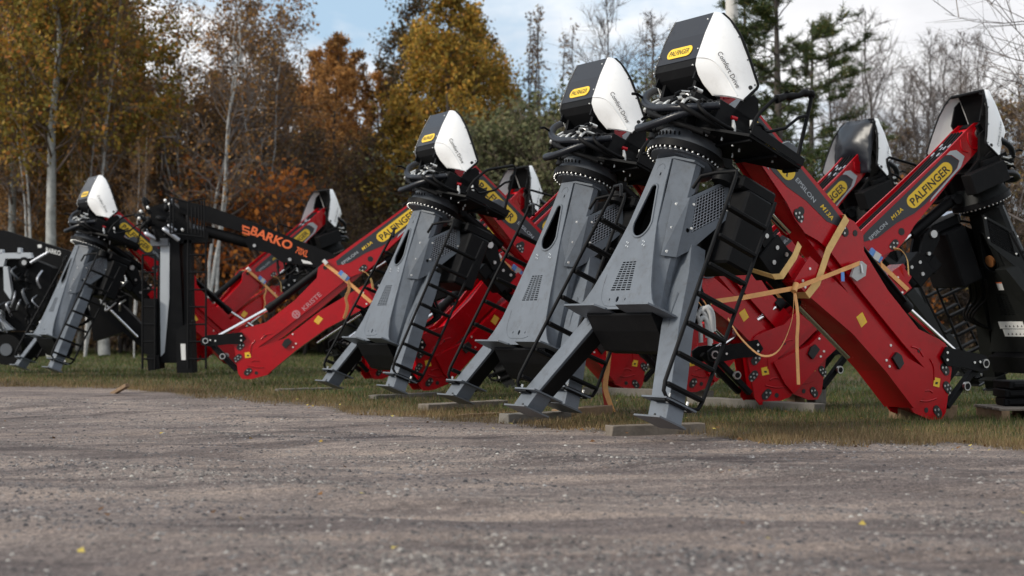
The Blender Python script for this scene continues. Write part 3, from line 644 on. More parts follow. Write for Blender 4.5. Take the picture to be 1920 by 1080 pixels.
# rag on the ladder, cable coil
t = tag(MB() and empty('tied_rag', (1.55, 12.85, 1.0)), 'pale grey rag knotted behind the ladder of the nearest crane', 'rag')
mb = MB(); rg = random.Random(5)
for k in range(7): p = Vector((rg.uniform(-.06, .06), rg.uniform(-.03, .03), rg.uniform(-.05, .05))); tube(mb, 'rag', smooth_path([p, p + Vector((.03, 0, .03)), p + Vector((.07, 0, -.03)), p + Vector((.08, 0, -.17 - .04 * rg.random()))], 4), [.02] * 13, 6)
mb.build('cloth', t)
mb = MB(); cen = Vector(B(2.35, -.30, -1.0)); 
ct = empty('cable_coil', c2.location, c2.rotation_euler[2]); tag(ct, 'thin grey cable coil hanging on the boom of the second grey crane', 'cable')
for k, rr in enumerate((.20, .185, .21)): tube(mb, 'slate', [B(2.0 + rr * math.cos(a), -.20 - .008 * k, -.05 + rr * 1.1 * math.sin(a)) for a in [2 * math.pi * j / 24 for j in range(25)]], .006, 5, False)
mb.build('cable', ct)
# black cover draped over second back row hood
t = empty('vinyl_cover', r2.location, r2.rotation_euler[2]); tag(t, 'wrinkled black vinyl cover draped over the open hood of a back row crane', 'cover')
mb = MB(); v = []; nu, nv = 14, 12; rg = random.Random(9)
for i in range(nu + 1):
    for j in range(nv + 1):
        u, w_ = i / nu, j / nv
        y = (-.40 + .74 * w_); a = -.16 + .36 * u ** .8 + .12 * math.sin(math.pi * w_) * math.sin(math.pi * min(1, u * 1.2)) + rg.uniform(-.012, .012)
        w = 3.83 - .62 * u + .06 * math.sin(math.pi * w_) + .015 * math.sin(9 * w_ + 5 * u)
        v.append(T(a, y, w))
mb.add(v, [(i * (nv + 1) + j, i * (nv + 1) + j + 1, (i + 1) * (nv + 1) + j + 1, (i + 1) * (nv + 1) + j) for i in range(nu) for j in range(nv)], 'hose', True)
o = mb.build('cover_sheet', t); so = o.modifiers.new('s', 'SOLIDIFY'); so.thickness = .01
# wrapped film on the nearest crane guard rail
t = empty('rail_wrap', c1.location, c1.rotation_euler[2], c1.rotation_euler[1]); tag(t, 'torn black plastic film wound round the guard rail of the nearest crane', 'wrapping')
mb = MB(); y = -.745; rg = random.Random(4)
base = smooth_path([T(.33, y, 3.22), T(.645, y, 3.43), T(.69, y, 3.42)], 9)
tube(mb, 'rub', [p + Vector((0, rg.uniform(-.01, .01), rg.uniform(-.012, .012))) for p in base], [.022 + .02 * rg.random() for _ in base], 7)
mb.add([T(.36, y, 3.24), T(.40, y - .02, 3.33), T(.47, y, 3.31), T(.44, y + .02, 3.27), T(.58, y, 3.38), T(.62, y, 3.46), T(.67, y, 3.44)], [(0, 1, 3), (1, 2, 3), (4, 5, 6)], 'rub')
mb.build('film', t)
# signs on the right hand black column: parts of that crane
for nm, poly, m in (('red_white_label', [(-.02, 1.66), (.08, 1.66), (.08, 1.56), (-.02, 1.56)], 'wht'), ('white_label', [(-.22, 1.16), (.22, 1.16), (.22, 1.07), (-.22, 1.07)], 'wht'), ('white_label', [(-.18, 1.062), (.22, 1.062), (.22, .97), (-.18, .97)], 'wht')):
    mb = MB(); prism(mb, m, poly, .3015, .304, lambda u, v, t_: T(t_, u, v))
    if nm[0] == 'r': prism(mb, 'orgtxt', [(-.02, 1.66), (.08, 1.66), (.08, 1.645), (-.02, 1.645)], .304, .305, lambda u, v, t_: T(t_, u, v))
    else:
        y0 = poly[2][1]
        for k in range(5): prism(mb, 'ink', [(-.12 + .07 * k, y0 + .02), (-.09 + .07 * k, y0 + .02), (-.10 + .07 * k, y0 + .05)], .304, .3046, lambda u, v, t_: T(t_, u, v))
    mb.build(nm, r1)
# ------------------------------------------------------------------ far black crane with the orange lettering
YB = 27.4; K_ = YB / 2891.4
def Q(px, py, dy=0): return ((px - 960) * K_, YB + dy, .9 + (613 - py) * K_)
bk = empty('knuckle_crane', (Q(325, 700)[0], YB, 0)); off = Vector(bk.location)
tag(bk, 'upright black crane with pale stripe down its column and orange lettering on its long boom', 'crane')
def FQ(u, v, t=0): x = Q(u, v, t); return (x[0] - off.x, x[1] - off.y, x[2])
def bkpart(name, polys, bevel=.01, parent=bk):
    mb = MB()
    for m, poly, t0, t1 in polys: prism(mb, m, poly, t0, t1, FQ)
    return mb.build(name, parent, bevel=bevel)
bkpart('column', [('blk', [(302, 448), (338, 448), (344, 560), (350, 680), (300, 680), (298, 560)], -.15, .3), ('blk', [(346, 450), (360, 450), (364, 690), (348, 690)], -.1, .15)])
bkpart('pale_stripe', [('lgrey', [(304, 456), (321, 456), (321, 560), (313, 660), (306, 668), (304, 560)], -.165, -.152)])
bkpart('leg', [('blk', [(272, 560), (298, 560), (300, 670), (272, 660)], -.25, .1)])
bkpart('leg', [('blk', [(338, 620), (366, 600), (370, 698), (340, 698)], -.35, .05)])
bkpart('outrigger', [('blk', [(283, 665), (305, 665), (308, 690), (286, 694)], -.3, .1)])
bkpart('label_plate', [('wht', [(347, 644), (356, 644), (357, 674), (349, 674)], -.362, -.352)])
for x0, x1 in ((361, 394), (277, 300)):
    mb = MB()
    for x in (x0, x1): cyl(mb, 'blk', FQ(x, 452 if x0 > 300 else 478, -.4), FQ(x + 1, 690 if x0 > 300 else 690, -.4), .02, 6)
    ldr = mb.build('ladder', bk)
    for k in range(7):
        if 478 + 32 * k < 690: mb = MB(); cyl(mb, 'blk', FQ(x0, 480 + 32 * k, -.4), FQ(x1, 480 + 32 * k, -.4), .018, 6); mb.build('rung', ldr)
bkpart('machine_house', [('blk', [(283, 388), (322, 378), (342, 396), (356, 428), (392, 434), (392, 455), (300, 458), (285, 440)], -.1, .3), ('slate', [(286, 448), (320, 448), (320, 462), (288, 462)], -.25, .3)])
mb = MB()
for a, b in (((330, 374), (330, 440)), ((336, 374), (336, 440)), ((363, 382), (363, 440)), ((393, 376), (393, 448)), ((388, 380), (388, 448)), ((363, 382), (393, 376)), ((330, 374), (363, 383)), ((330, 440), (393, 448)), ((370, 392), (370, 440)), ((377, 392), (377, 440)), ((383, 392), (383, 440))):
    cyl(mb, 'blk', FQ(*a, -.5), FQ(*b, -.5), .016, 6)
mb.build('cage', bk)
mb = MB(); rg = random.Random(2)
for k in range(16):
    p = (rg.uniform(268, 328), rg.uniform(380, 440)); m = 'gwire' if k % 5 == 0 else 'blk'
    tube(mb, m, smooth_path([FQ(*p, -.2), FQ(p[0] + rg.uniform(-12, 8), p[1] + rg.uniform(-8, 12), -.35), FQ(p[0] + rg.uniform(-10, 22), p[1] + rg.uniform(-4, 22), -.3)], 4), rg.uniform(.016, .05), 7)
for p in ((273, 398), (286, 391), (318, 378), (326, 385), (350, 432), (270, 411)): cyl(mb, 'wht', FQ(*p, -.42), FQ(p[0] + 2, p[1] + 3, -.45), .024, 8)
mb.build('hydraulic_hose', bk)
mb = MB(); prism(mb, 'blk', [(335, 374), (395, 388), (470, 415), (640, 482), (652, 500), (640, 508), (560, 496), (530, 492), (505, 474), (470, 468), (458, 450), (470, 440), (395, 418), (340, 400)], -.13, .13, FQ); bm_ = mb.build('boom', bk, bevel=.012)
mb = MB(); sl = math.atan2(67, 170)
def FT(cx, cy): return lambda u, v, t: FQ(cx + (u * math.cos(sl) + v * math.sin(sl)) / K_, cy + (u * math.sin(sl) - v * math.cos(sl)) / K_, -.133)
text(mb, 'orgtxt', 'BARKO', FT(511, 447), .21, .78, .03); mb.build('boom_lettering', bm_, recalc=False)
mb = MB(); text(mb, 'orgtxt', '70XL', FT(568, 473), .16, .23, .02); mb.build('model_lettering', bm_, recalc=False)
mb = MB(); [prism(mb, 'orgtxt', pl, -.132, -.135, FQ) for pl in ([(456, 422), (470, 427), (470, 430.5), (459.5, 426.8), (459.5, 430), (470, 433.7), (470, 443), (456, 438), (456, 434.5), (466.5, 438.3), (466.5, 435.6), (456, 431.9)],)]; mb.build('emblem', bm_)
mb = MB(); prism(mb, 'wht', [(566, 487), (583, 491), (588, 496), (570, 494)], -.132, -.135, FQ)
for p in ((479, 461), (545, 487)): cyl(mb, 'steel', FQ(*p, -.13), FQ(*p, -.15), .03, 10)
mb.build('boom_label', bm_)
mb = MB(); cyl(mb, 'blk', FQ(385, 433), FQ(466, 455), .10, 12); lcb = mb.build('lift_cylinder', bk); mb = MB(); cyl(mb, 'slate', FQ(360, 425), FQ(390, 434), .05, 12); mb.build('piston_rod', lcb)
mb = MB(); 
for k in range(6): tube(mb, 'rub', smooth_path([FQ(520 + 12 * k, 488 + 2 * k), FQ(525 + 14 * k, 515, -.1), FQ(545 + 12 * k, 500 + 4 * k, -.1)], 4), .02, 6)
mb.build('boom_hose', bk)

# second dark folded crane at the far left
b2 = empty('knuckle_crane', (Q(60, 700)[0], 31.5, 0)); off2 = Vector(b2.location); tag(b2, 'dark folded loader boom with white lettering behind the farthest grey crane', 'crane')
def FQ2(u, v, t=0): k = 31.5 / 2891.4; return ((u - 960) * k - off2.x, t, .9 + (613 - v) * k)
mb = MB(); prism(mb, 'blk', [(-60, 425), (10, 432), (130, 470), (250, 520), (262, 545), (180, 530), (90, 500), (-60, 470)], -.14, .14, FQ2); bmx = mb.build('boom', b2, bevel=.01)
mb = MB(); text(mb, 'wht', 'BARKO', lambda u, v, t: FQ2(103 + u / .0109 + v * 2, 472 + u * .25 / .0109 - v / .0109, -.143), .13, .30, .02); prism(mb, 'wht', [(74, 459), (81, 459), (81, 465), (74, 465)], -.142, -.144, FQ2); mb.build('boom_lettering', bmx, recalc=False)
mb = MB(); prism(mb, 'blk', [(170, 530), (205, 545), (270, 610), (272, 655), (255, 640), (175, 575)], -.12, .12, FQ2); fb = mb.build('folded_boom', b2, bevel=.01)
mb = MB(); cyl(mb, 'chrome', FQ2(190, 560, -.16), FQ2(262, 632, -.16), .03, 8); cyl(mb, 'steel', FQ2(199, 566, -.2), FQ2(199, 566, -.23), .06, 12); mb.build('piston_rod', fb)
mb = MB(); prism(mb, 'blk', [(150, 470), (240, 470), (235, 620), (170, 640)], .2, .5, FQ2); mb.build('column', b2, bevel=.02)
mb = MB(); rg = random.Random(8)
for k in range(14):
    p = (rg.uniform(200, 290), rg.uniform(500, 570)); tube(mb, 'rub' if k % 3 else 'steel', smooth_path([FQ2(*p, -.1), FQ2(p[0] + rg.uniform(-20, 20), p[1] + rg.uniform(5, 20), -.3), FQ2(p[0] + rg.uniform(-20, 30), p[1] + rg.uniform(0, 20), -.2)], 4), .02, 6)
mb.build('hydraulic_hose', b2)
# pale grey machine cut by the left edge
g1 = empty('grey_machine', (Q(20, 700)[0], 30.2, 0)); off3 = Vector(g1.location); tag(g1, 'pale grey framed crane machinery full of hoses at the left edge', 'machine')
def FQ3(u, v, t=0): k = 30.2 / 2891.4; return ((u - 960) * k - off3.x, t, .9 + (613 - v) * k)
mb = MB()
for poly in ([(-30, 478), (0, 475), (60, 474), (64, 484), (58, 485), (14, 485), (10, 500), (-30, 500)], [(10, 500), (18, 500), (26, 550), (24, 562), (12, 545)], [(-30, 575), (8, 580), (10, 600), (30, 618), (-30, 622)], [(3, 468), (8, 468), (8, 476), (3, 476)], [(37, 465), (42, 465), (43, 476), (36, 476)]): prism(mb, 'lgrey', poly, -.15, .0, FQ3)
mb.build('frame', g1, bevel=.01)
mb = MB(); prism(mb, 'blk', [(-30, 486), (60, 486), (95, 500), (90, 560), (60, 620), (-30, 622)], .05, .5, FQ3); mb.build('housing', g1, bevel=.02)
mb = MB(); rg = random.Random(12)
for k in range(26):
    p = (rg.uniform(-5, 90), rg.uniform(490, 600)); m = ('gwire', 'rub', 'slate', 'blk')[k % 4]
    tube(mb, m, smooth_path([FQ3(*p, -.05), FQ3(p[0] + rg.uniform(-8, 8), p[1] + rg.uniform(5, 18), -.25), FQ3(p[0] + rg.uniform(-5, 12), p[1] + rg.uniform(10, 34), -.15)], 4), rg.uniform(.012, .03), 6)
cyl(mb, 'blk', FQ3(50, 492, -.2), FQ3(50, 492, .1), .1, 14); cyl(mb, 'steel', FQ3(51, 493, -.22), FQ3(51, 493, -.2), .05, 12)
for k in range(5): cyl(mb, 'gwire', FQ3(64 + 7 * k, 494 - 4 * k, -.25), FQ3(76 + 5 * k, 486 - 3 * k, -.25), .03, 8)
mb.build('hydraulic_hose', g1)
mb = MB(); prism(mb, 'blk', [(-30, 622), (60, 622), (70, 668), (0, 680), (-30, 680)], .1, .6, FQ3)
for x in (12, 70): cyl(mb, 'hiviz', FQ3(x, 644, .0), FQ3(x + 4, 644, .0), .10, 10)
mb.build('undercarriage', g1, bevel=.01)
mb = MB(); cyl(mb, 'rub', FQ3(20, 655, -.25), FQ3(20, 655, .1), .30, 20); cyl(mb, 'slate', FQ3(20, 655, -.27), FQ3(20, 655, -.24), .12, 14); mb.build('wheel', g1)

# ------------------------------------------------------------------ timbers and blocks
TG = 'weathered timbers laid under the cranes'
def timber(p, q, w, h, m, label, seed=0, grp=TG, z=0):
    p, q = Vector((*p, z + h / 2)), Vector((*q, z + h / 2)); c_ = (p + q) / 2; L = (q - p).length
    o = empty_free = None
    mb = MB(); n = 10; v = []; rg = random.Random(seed)
    for i in range(n + 1):
        for a, b in ((-1, -1), (1, -1), (1, 1), (-1, 1)):
            v.append((-L / 2 + L * i / n + (rg.uniform(-.01, .01) if i in (0, n) else 0), a * w / 2 + rg.uniform(-.004, .004), b * h / 2 + (rg.uniform(-.004, .004) if b > 0 else -.02)))
    mb.add(v, [(i * 4 + k, i * 4 + (k + 1) % 4, (i + 1) * 4 + (k + 1) % 4, (i + 1) * 4 + k) for i in range(n) for k in range(4)] + [(3, 2, 1, 0), tuple(n * 4 + k for k in range(4))], m)
    o = mb.build('timber', None, bevel=.006); o.location = c_; o.rotation_euler = (0, 0, math.atan2(q.y - p.y, q.x - p.x)); tag(o, label, 'timber', grp); return o
timber((.80, 12.82), (1.62, 13.16), .14, .085, 'wood', 'short weathered timber under the right foot of the nearest crane', 1)
timber((-.08, 14.42), (.52, 14.85), .16, .09, 'conc', 'pale timber under the left foot of the nearest crane', 2)
timber((.45, 15.25), (.98, 16.0), .16, .09, 'wood2', 'brown timber under the right foot of the second grey crane', 3)
timber((.98, 20.6), (2.5, 19.4), .14, .10, 'conc', 'long pale timber lying in the grass behind the legs of the nearest crane', 4)
timber((2.1, 18.0), (3.25, 16.3), .18, .09, 'conc', 'long grey timber under the elbow of the right hand back row boom', 5)
timber((3.75, 15.15), (4.35, 15.3), .22, .13, 'wood2', 'brown timber under the elbow of the nearest red boom', 6)
timber((-1.75, 19.3), (-.98, 20.2), .14, .05, 'conc', 'flat pale board under the right foot of the mid distance grey crane', 7)
timber((-.95, 16.6), (-.1, 17.6), .16, .07, 'wood', 'weathered timber under the left foot of the second grey crane', 8)
timber((3.42, 17.65), (3.58, 17.8), .12, .22, 'conc', 'upright pale block under the elbow of the second crane boom', 9)
timber((3.16, 17.5), (3.3, 17.65), .12, .20, 'wood2', 'brown upright block beside the pale block under a boom elbow', 10)
timber((-3.3, 21.6), (-2.5, 22.2), .12, .035, 'conc', 'thin pale plank in the grass left of the mid distance crane', 11)
d = timber((-5.55, 21.4), (-5.2, 20.9), .06, .03, 'wood2', 'small broken wood scrap on the gravel edge at the left', 12); d.rotation_euler[1] = R(-14); d.location.z = .05
timber((-.55, 15.35), (.0, 15.9), .05, .03, 'wood2', 'thin brown batten lying at the gravel edge', 13)
# stack at the right edge
SG = 'black blocks stacked at the right edge'
for i, (z, dx, L) in enumerate(((.12, 0, .5), (.205, .01, .55), (.29, .0, .5))):
    mb = MB(); box(mb, 'rub', (-L / 2, -.2, 0), (L / 2, .2, .08)); box(mb, 'rub', (-L / 2 + .04, -.22, .015), (L / 2 - .04, -.2, .065))
    o = mb.build('rubber_block', None, bevel=.012); o.location = (5.12 + dx, 15.4, z); o.rotation_euler = (0, 0, .1 * i - .1); tag(o, ('lowest', 'middle', 'topmost')[i] + ' black rubber block of the stack at the right edge', 'block', SG)
t = empty('pallet', (5.1, 15.25, 0)); tag(t, 'grey wooden pallet under the black rubber blocks at the right edge', 'pallet')
mb = MB()
for k in range(4): box(mb, 'wood', (-.42, -.42 + .22 * k, .095), (.42, -.25 + .22 * k, .118))
mb.build('deck_board', t, bevel=.003)
mb = MB()
for k in range(3): box(mb, 'wood2', (-.40 + .36 * k, -.42, 0), (-.32 + .36 * k, .40, .094))
mb.build('stringer', t, bevel=.003)
mb = MB(); rg = random.Random(6)
bm = bmesh.new(); bmesh.ops.create_icosphere(bm, subdivisions=3, radius=.09)
for v in bm.verts: v.co *= 1 + .12 * math.sin(v.co.x * 60) * math.cos(v.co.z * 50)
me = bpy.data.meshes.new('stone'); bm.to_mesh(me); bm.free(); me.materials.append(M['conc'])
o = bpy.data.objects.new('stone', me); C.objects.link(o); o.location = (5.22, 14.95, .22); tag(o, 'rough grey lump resting against the black blocks at the right edge', 'stone')
# pale pole behind the nearest hood
mb = MB(); tube(mb, 'pole', [(0, 0, 0), (0, 0, 14)], [.19, .15], 14); o = mb.build('utility_pole'); o.location = (5.8, 40.5, 0); tag(o, 'pale bare pole rising behind the nearest white hood', 'pole')

#@@TREES@@
# ------------------------------------------------------------------ ground
def nodes_mat(name):
    m = bpy.data.materials.new(name); m.use_nodes = True; return m, m.node_tree, m.node_tree.nodes['Principled BSDF']
def ramp(nt, src, stops):
    r = nt.nodes.new('ShaderNodeValToRGB'); cr = r.color_ramp
    while len(cr.elements) < len(stops): cr.elements.new(.5)
    for e, (p, c) in zip(cr.elements, stops): e.position = p; e.color = (*c, 1)
    nt.links.new(src, r.inputs['Fac']); return r.outputs['Color']
def noise(nt, vec, scale, detail=6, rough=.6, dist=0):
    n = nt.nodes.new('ShaderNodeTexNoise'); n.inputs['Scale'].default_value = scale; n.inputs['Detail'].default_value = detail; n.inputs['Roughness'].default_value = rough; n.inputs['Distortion'].default_value = dist
    nt.links.new(vec, n.inputs['Vector']); return n.outputs['Fac']
def mixc(nt, f, a, b, mode='MIX'):
    x = nt.nodes.new('ShaderNodeMix'); x.data_type = 'RGBA'; x.blend_type = mode
    if isinstance(f, float): x.inputs[0].default_value = f
    else: nt.links.new(f, x.inputs[0])
    nt.links.new(a, x.inputs[6]); nt.links.new(b, x.inputs[7]); return x.outputs[2]
def mapping(nt, vec, scale=(1, 1, 1), rot=0):
    mp = nt.nodes.new('ShaderNodeMapping'); mp.inputs['Scale'].default_value = scale; mp.inputs['Rotation'].default_value = (0, 0, rot); nt.links.new(vec, mp.inputs['Vector']); return mp.outputs[0]

m, nt, b = nodes_mat('gravel'); tc = nt.nodes.new('ShaderNodeTexCoord').outputs['Object']
big = ramp(nt, noise(nt, tc, .35, 5, .6, .4), [(.3, (.148, .122, .114)), (.5, (.235, .196, .180)), (.72, (.32, .268, .238))])
trk = ramp(nt, noise(nt, mapping(nt, tc, (.18, 1.5, 1), R(-38)), 1.6, 7, .68, .8), [(.32, (.48, .47, .50)), (.48, (1, 1, 1)), (.68, (1.3, 1.24, 1.15))])
wet = ramp(nt, noise(nt, mapping(nt, tc, (.35, 1.0, 1), R(-30)), .8, 5, .6, 1.2), [(.36, (.40, .39, .42)), (.45, (1, 1, 1))])
v1 = nt.nodes.new('ShaderNodeTexVoronoi'); v1.inputs['Scale'].default_value = 75; nt.links.new(tc, v1.inputs['Vector'])
v2 = nt.nodes.new('ShaderNodeTexVoronoi'); v2.inputs['Scale'].default_value = 28; nt.links.new(tc, v2.inputs['Vector'])
g1_ = ramp(nt, v1.outputs['Color'], [(.0, (.35, .35, .37)), (.5, (.95, .94, .92)), (.95, (1.7, 1.68, 1.65))])
g2_ = ramp(nt, v2.outputs['Color'], [(.0, (.6, .6, .62)), (.6, (1, 1, 1)), (1, (1.35, 1.3, 1.25))])
tr2 = ramp(nt, noise(nt, mapping(nt, tc, (.10, 2.6, 1), R(-38)), 1.1, 5, .6, .5), [(.38, (.62, .61, .64)), (.52, (1, 1, 1)), (.64, (1.22, 1.2, 1.16))]); big = mixc(nt, .8, big, tr2, 'MULTIPLY'); col = mixc(nt, .8, big, trk, 'MULTIPLY'); col = mixc(nt, .8, col, wet, 'MULTIPLY'); col = mixc(nt, .75, col, g1_, 'MULTIPLY'); col = mixc(nt, .6, col, g2_, 'MULTIPLY')
g = ramp(nt, noise(nt, tc, .55, 8, .7, .3), [(.38, (.105, .080, .05)), (.5, (.08, .075, .036)), (.62, (.05, .085, .024)), (.78, (.065, .10, .03))])
sp = ramp(nt, noise(nt, tc, 30, 3), [(.3, (.5, .5, .5)), (.7, (1.35, 1.3, 1.2))])
g = mixc(nt, .7, g, sp, 'MULTIPLY')
dirt = ramp(nt, noise(nt, tc, 9, 7, .7), [(.35, (.075, .055, .038)), (.65, (.17, .135, .095))])
at = nt.nodes.new('ShaderNodeAttribute'); at.attribute_name = 'turf'
def thr(lo, hi, amp, sc_):
    n_ = nt.nodes.new('ShaderNodeMath'); n_.operation = 'MULTIPLY_ADD'; nt.links.new(noise(nt, tc, sc_, 8, .72), n_.inputs[0]); n_.inputs[1].default_value = amp; n_.inputs[2].default_value = -amp / 2
    a_ = nt.nodes.new('ShaderNodeMath'); a_.operation = 'ADD'; nt.links.new(at.outputs['Fac'], a_.inputs[0]); nt.links.new(n_.outputs[0], a_.inputs[1])
    mr = nt.nodes.new('ShaderNodeMapRange'); mr.inputs[1].default_value = lo; mr.inputs[2].default_value = hi; nt.links.new(a_.outputs[0], mr.inputs[0]); return mr.outputs[0]
col = mixc(nt, thr(-.3, .15, 2.2, 2.5), col, dirt); col = mixc(nt, thr(.35, 1.1, 2.2, 1.7), col, g)
nt.links.new(col, b.inputs['Base Color']); b.inputs['Roughness'].default_value = .9; b.inputs['Specular IOR Level'].default_value = .25
bp = nt.nodes.new('ShaderNodeBump'); bp.inputs['Strength'].default_value = .8; bp.inputs['Distance'].default_value = .012; nt.links.new(v1.outputs['Distance'], bp.inputs['Height'])
bp2 = nt.nodes.new('ShaderNodeBump'); bp2.inputs['Strength'].default_value = .9; bp2.inputs['Distance'].default_value = .10; nt.links.new(noise(nt, mapping(nt, tc, (.35, 1.4, 1), R(-38)), 2.2, 9, .72), bp2.inputs['Height']); nt.links.new(bp.outputs[0], bp2.inputs['Normal'])
nt.links.new(bp2.outputs[0], b.inputs['Normal']); M['gravel'] = m

# the yard: one large sheet with real undulation near the camera
xs = np.concatenate([np.linspace(-400, -40, 8)[:-1], np.linspace(-40, -14, 40)[:-1], np.linspace(-14, 14, 161), np.linspace(14, 400, 8)[1:]]); ys = np.concatenate([np.linspace(-60, 3, 6)[:-1], np.linspace(3, 26, 190), np.linspace(26, 60, 50)[1:], np.linspace(60, 900, 9)[1:]])
BND = [(-400, 300), (-60, 62), (-30, 41), (-14, 29), (-10.5, 26), (-7.94, 23.7), (-6.5, 23.1), (-5.0, 21.6), (-3.4, 19.2), (-2.13, 17.2), (-1.45, 16.1), (-.57, 15.1), (.19, 13.9), (.85, 13.35), (1.6, 13.0), (2.07, 12.5), (2.63, 12.1), (3.25, 11.9), (3.73, 11.3), (5.5, 10.6), (8, 9), (14, 6), (40, -4), (400, -100)]
def wob(x): return .22 * math.sin(2.1 * x + .5) + .16 * math.sin(5.3 * x + 1) + .10 * math.sin(11.7 * x)
def dist(x, y): return (y - float(np.interp(x, [q[0] for q in BND], [q[1] for q in BND])) - wob(x)) * .8
def gz(x, y):
    u = x * math.cos(R(38)) + y * math.sin(R(38)); s_ = x * math.sin(R(38)) + y * math.cos(R(38))
    f = max(0, min(1, (13 - abs(x)) / 3)) * max(0, min(1, (y - 3.2) / 1.5)) * max(0, min(1, (-dist(x, y) - .1) / 1.5))
    return f * (.014 * math.sin(s_ * 3.1 + .4 * math.sin(u * .7)) + .012 * math.sin(s_ * 7.3 + 1.3 + .8 * math.sin(u * .9)) + .014 * math.sin(u * 1.1 + s_ * .6) - .012)
mb = MB(); v = [(x, y, gz(x, y)) for y in ys for x in xs]; nx = len(xs)
mb.add(v, [(j * nx + i, j * nx + i + 1, (j + 1) * nx + i + 1, (j + 1) * nx + i) for j in range(len(ys) - 1) for i in range(nx - 1)], 'gravel', True)
o = mb.build('ground'); tag(o, kind='structure')
at_ = o.data.attributes.new('turf', 'FLOAT', 'POINT'); at_.data.foreach_set('value', [max(-3, min(4, dist(q[0], q[1]))) for q in v])

def soup(name, V, F, mats, mi=None, nper=None):
    me = bpy.data.meshes.new(name); me.vertices.add(len(V)); me.vertices.foreach_set('co', np.asarray(V, dtype=np.float32).ravel())
    n = F.shape[1]; me.loops.add(F.size); me.loops.foreach_set('vertex_index', F.ravel().astype(np.int32))
    me.polygons.add(len(F)); me.polygons.foreach_set('loop_start', np.arange(0, F.size, n, dtype=np.int32)); me.polygons.foreach_set('loop_total', np.full(len(F), n, dtype=np.int32))
    for m_ in mats: me.materials.append(m_)
    if mi is not None: me.polygons.foreach_set('material_index', mi.astype(np.int32))
    me.update(calc_edges=True); return me
def leafmat(name, stops, tr=.35, rough=.7, pos=True, nscale=.6):
    ds = .08 if name in ('rust_leaf', 'larch_needle', 'golden_leaf', 'aspen_leaf') else 0
    stops = [(q, tuple(c + (sum(cc) / 3 - c) * ds for c in cc)) for q, cc in stops]
    m = bpy.data.materials.new(name); m.use_nodes = True; nt = m.node_tree; b = nt.nodes['Principled BSDF']; out = nt.nodes['Material Output']
    geo = nt.nodes.new('ShaderNodeNewGeometry'); f = geo.outputs['Random Per Island']
    c = ramp(nt, f, stops); tc = nt.nodes.new('ShaderNodeTexCoord')
    var = ramp(nt, noise(nt, tc.outputs['Object'], nscale, 3), [(.35, (.55, .55, .6)), (.65, (1.25, 1.2, 1.1))]); c = mixc(nt, .8, c, var, 'MULTIPLY')
    nt.links.new(c, b.inputs['Base Color']); b.inputs['Roughness'].default_value = rough; b.inputs['Specular IOR Level'].default_value = .2
    t = nt.nodes.new('ShaderNodeBsdfTranslucent'); nt.links.new(c, t.inputs['Color']); mx = nt.nodes.new('ShaderNodeMixShader'); mx.inputs[0].default_value = tr
    nt.links.new(b.outputs[0], mx.inputs[1]); nt.links.new(t.outputs[0], mx.inputs[2]); nt.links.new(mx.outputs[0], out.inputs['Surface']); return m
M['grassblade'] = leafmat('grass_blade', [(0, (.045, .085, .02)), (.45, (.075, .11, .032)), (.75, (.13, .12, .05)), (1, (.24, .18, .10))], .3)
M['dryblade'] = leafmat('dry_grass_blade', [(0, (.12, .075, .035)), (.5, (.22, .155, .08)), (.85, (.30, .23, .13)), (1, (.10, .11, .03))], .3)

# grass blades
def blades(name, n, y0, y1, cond, h, w, mat_, label, cat):
    P = []
    rr = np.random.default_rng(hash(name) % 1000 if False else len(name))
    while len(P) < n:
        # density falls with distance
        y = y0 + (y1 - y0) * rr.random(20000) ** 1.9; x = (rr.random(20000) * 2 - 1) * (y * .36 + 1)
        dd = y - np.interp(x, [p[0] for p in BND], [p[1] for p in BND]) - (.22 * np.sin(2.1 * x + .5) + .16 * np.sin(5.3 * x + 1) + .10 * np.sin(11.7 * x)); k = cond(dd, rr.random(20000), x, y)
        P += list(np.stack([x[k], y[k], dd[k]], 1))
    P = np.array(P[:n]); a = rr.random(n) * 6.283; dist = P[:, 1] / 14
    hh = h * (.4 + rr.random(n)) * np.minimum(1 + .18 * dist, 1.8); ww = w * (.7 + .6 * rr.random(n)) * np.minimum(dist, 3.2); L = (rr.random((n, 2)) - .5) * hh[:, None] * 1.1
    b0 = np.stack([P[:, 0] - np.cos(a) * ww, P[:, 1] - np.sin(a) * ww, np.zeros(n)], 1); b1 = np.stack([P[:, 0] + np.cos(a) * ww, P[:, 1] + np.sin(a) * ww, np.zeros(n)], 1)
    tp = np.stack([P[:, 0] + L[:, 0], P[:, 1] + L[:, 1], hh], 1)
    V = np.stack([b0, b1, tp], 1).reshape(-1, 3); F = np.arange(3 * n).reshape(-1, 3)
    o = bpy.data.objects.new(name, soup(name, V, F, [mat_])); C.objects.link(o); tag(o, label, cat, kind='stuff')
def patch(x, y): return .5 + .5 * np.sin(x * 1.7 + 1.3 * np.sin(y * 1.1)) * np.cos(y * 1.3 + np.sin(x * .8))
blades('grass', 110000, 12, 58, lambda d, r, x, y: (d > .3) & (r < np.clip(.25 + (d - .5) * .22, .1, 1) * (.35 + .65 * patch(x, y))), .05, .0035, M['grassblade'], 'short green autumn grass growing under and behind the cranes', 'grass')
blades('dry_grass', 48000, 11, 30, lambda d, r, x, y: (d > -.7 * patch(x * 4 + 3, y * 4) * patch(x * 1.3, y * 1.2 + 2) - .03) & (r < np.clip((d + .8) / 1.0, .12, 1) * np.exp(-np.maximum(d - .5, 0) / 1.5) * (.25 + .75 * patch(x * 1.7 + 3, y * 1.9))), .048, .0026, M['dryblade'], 'dry straw coloured grass along the edge of the gravel', 'grass')
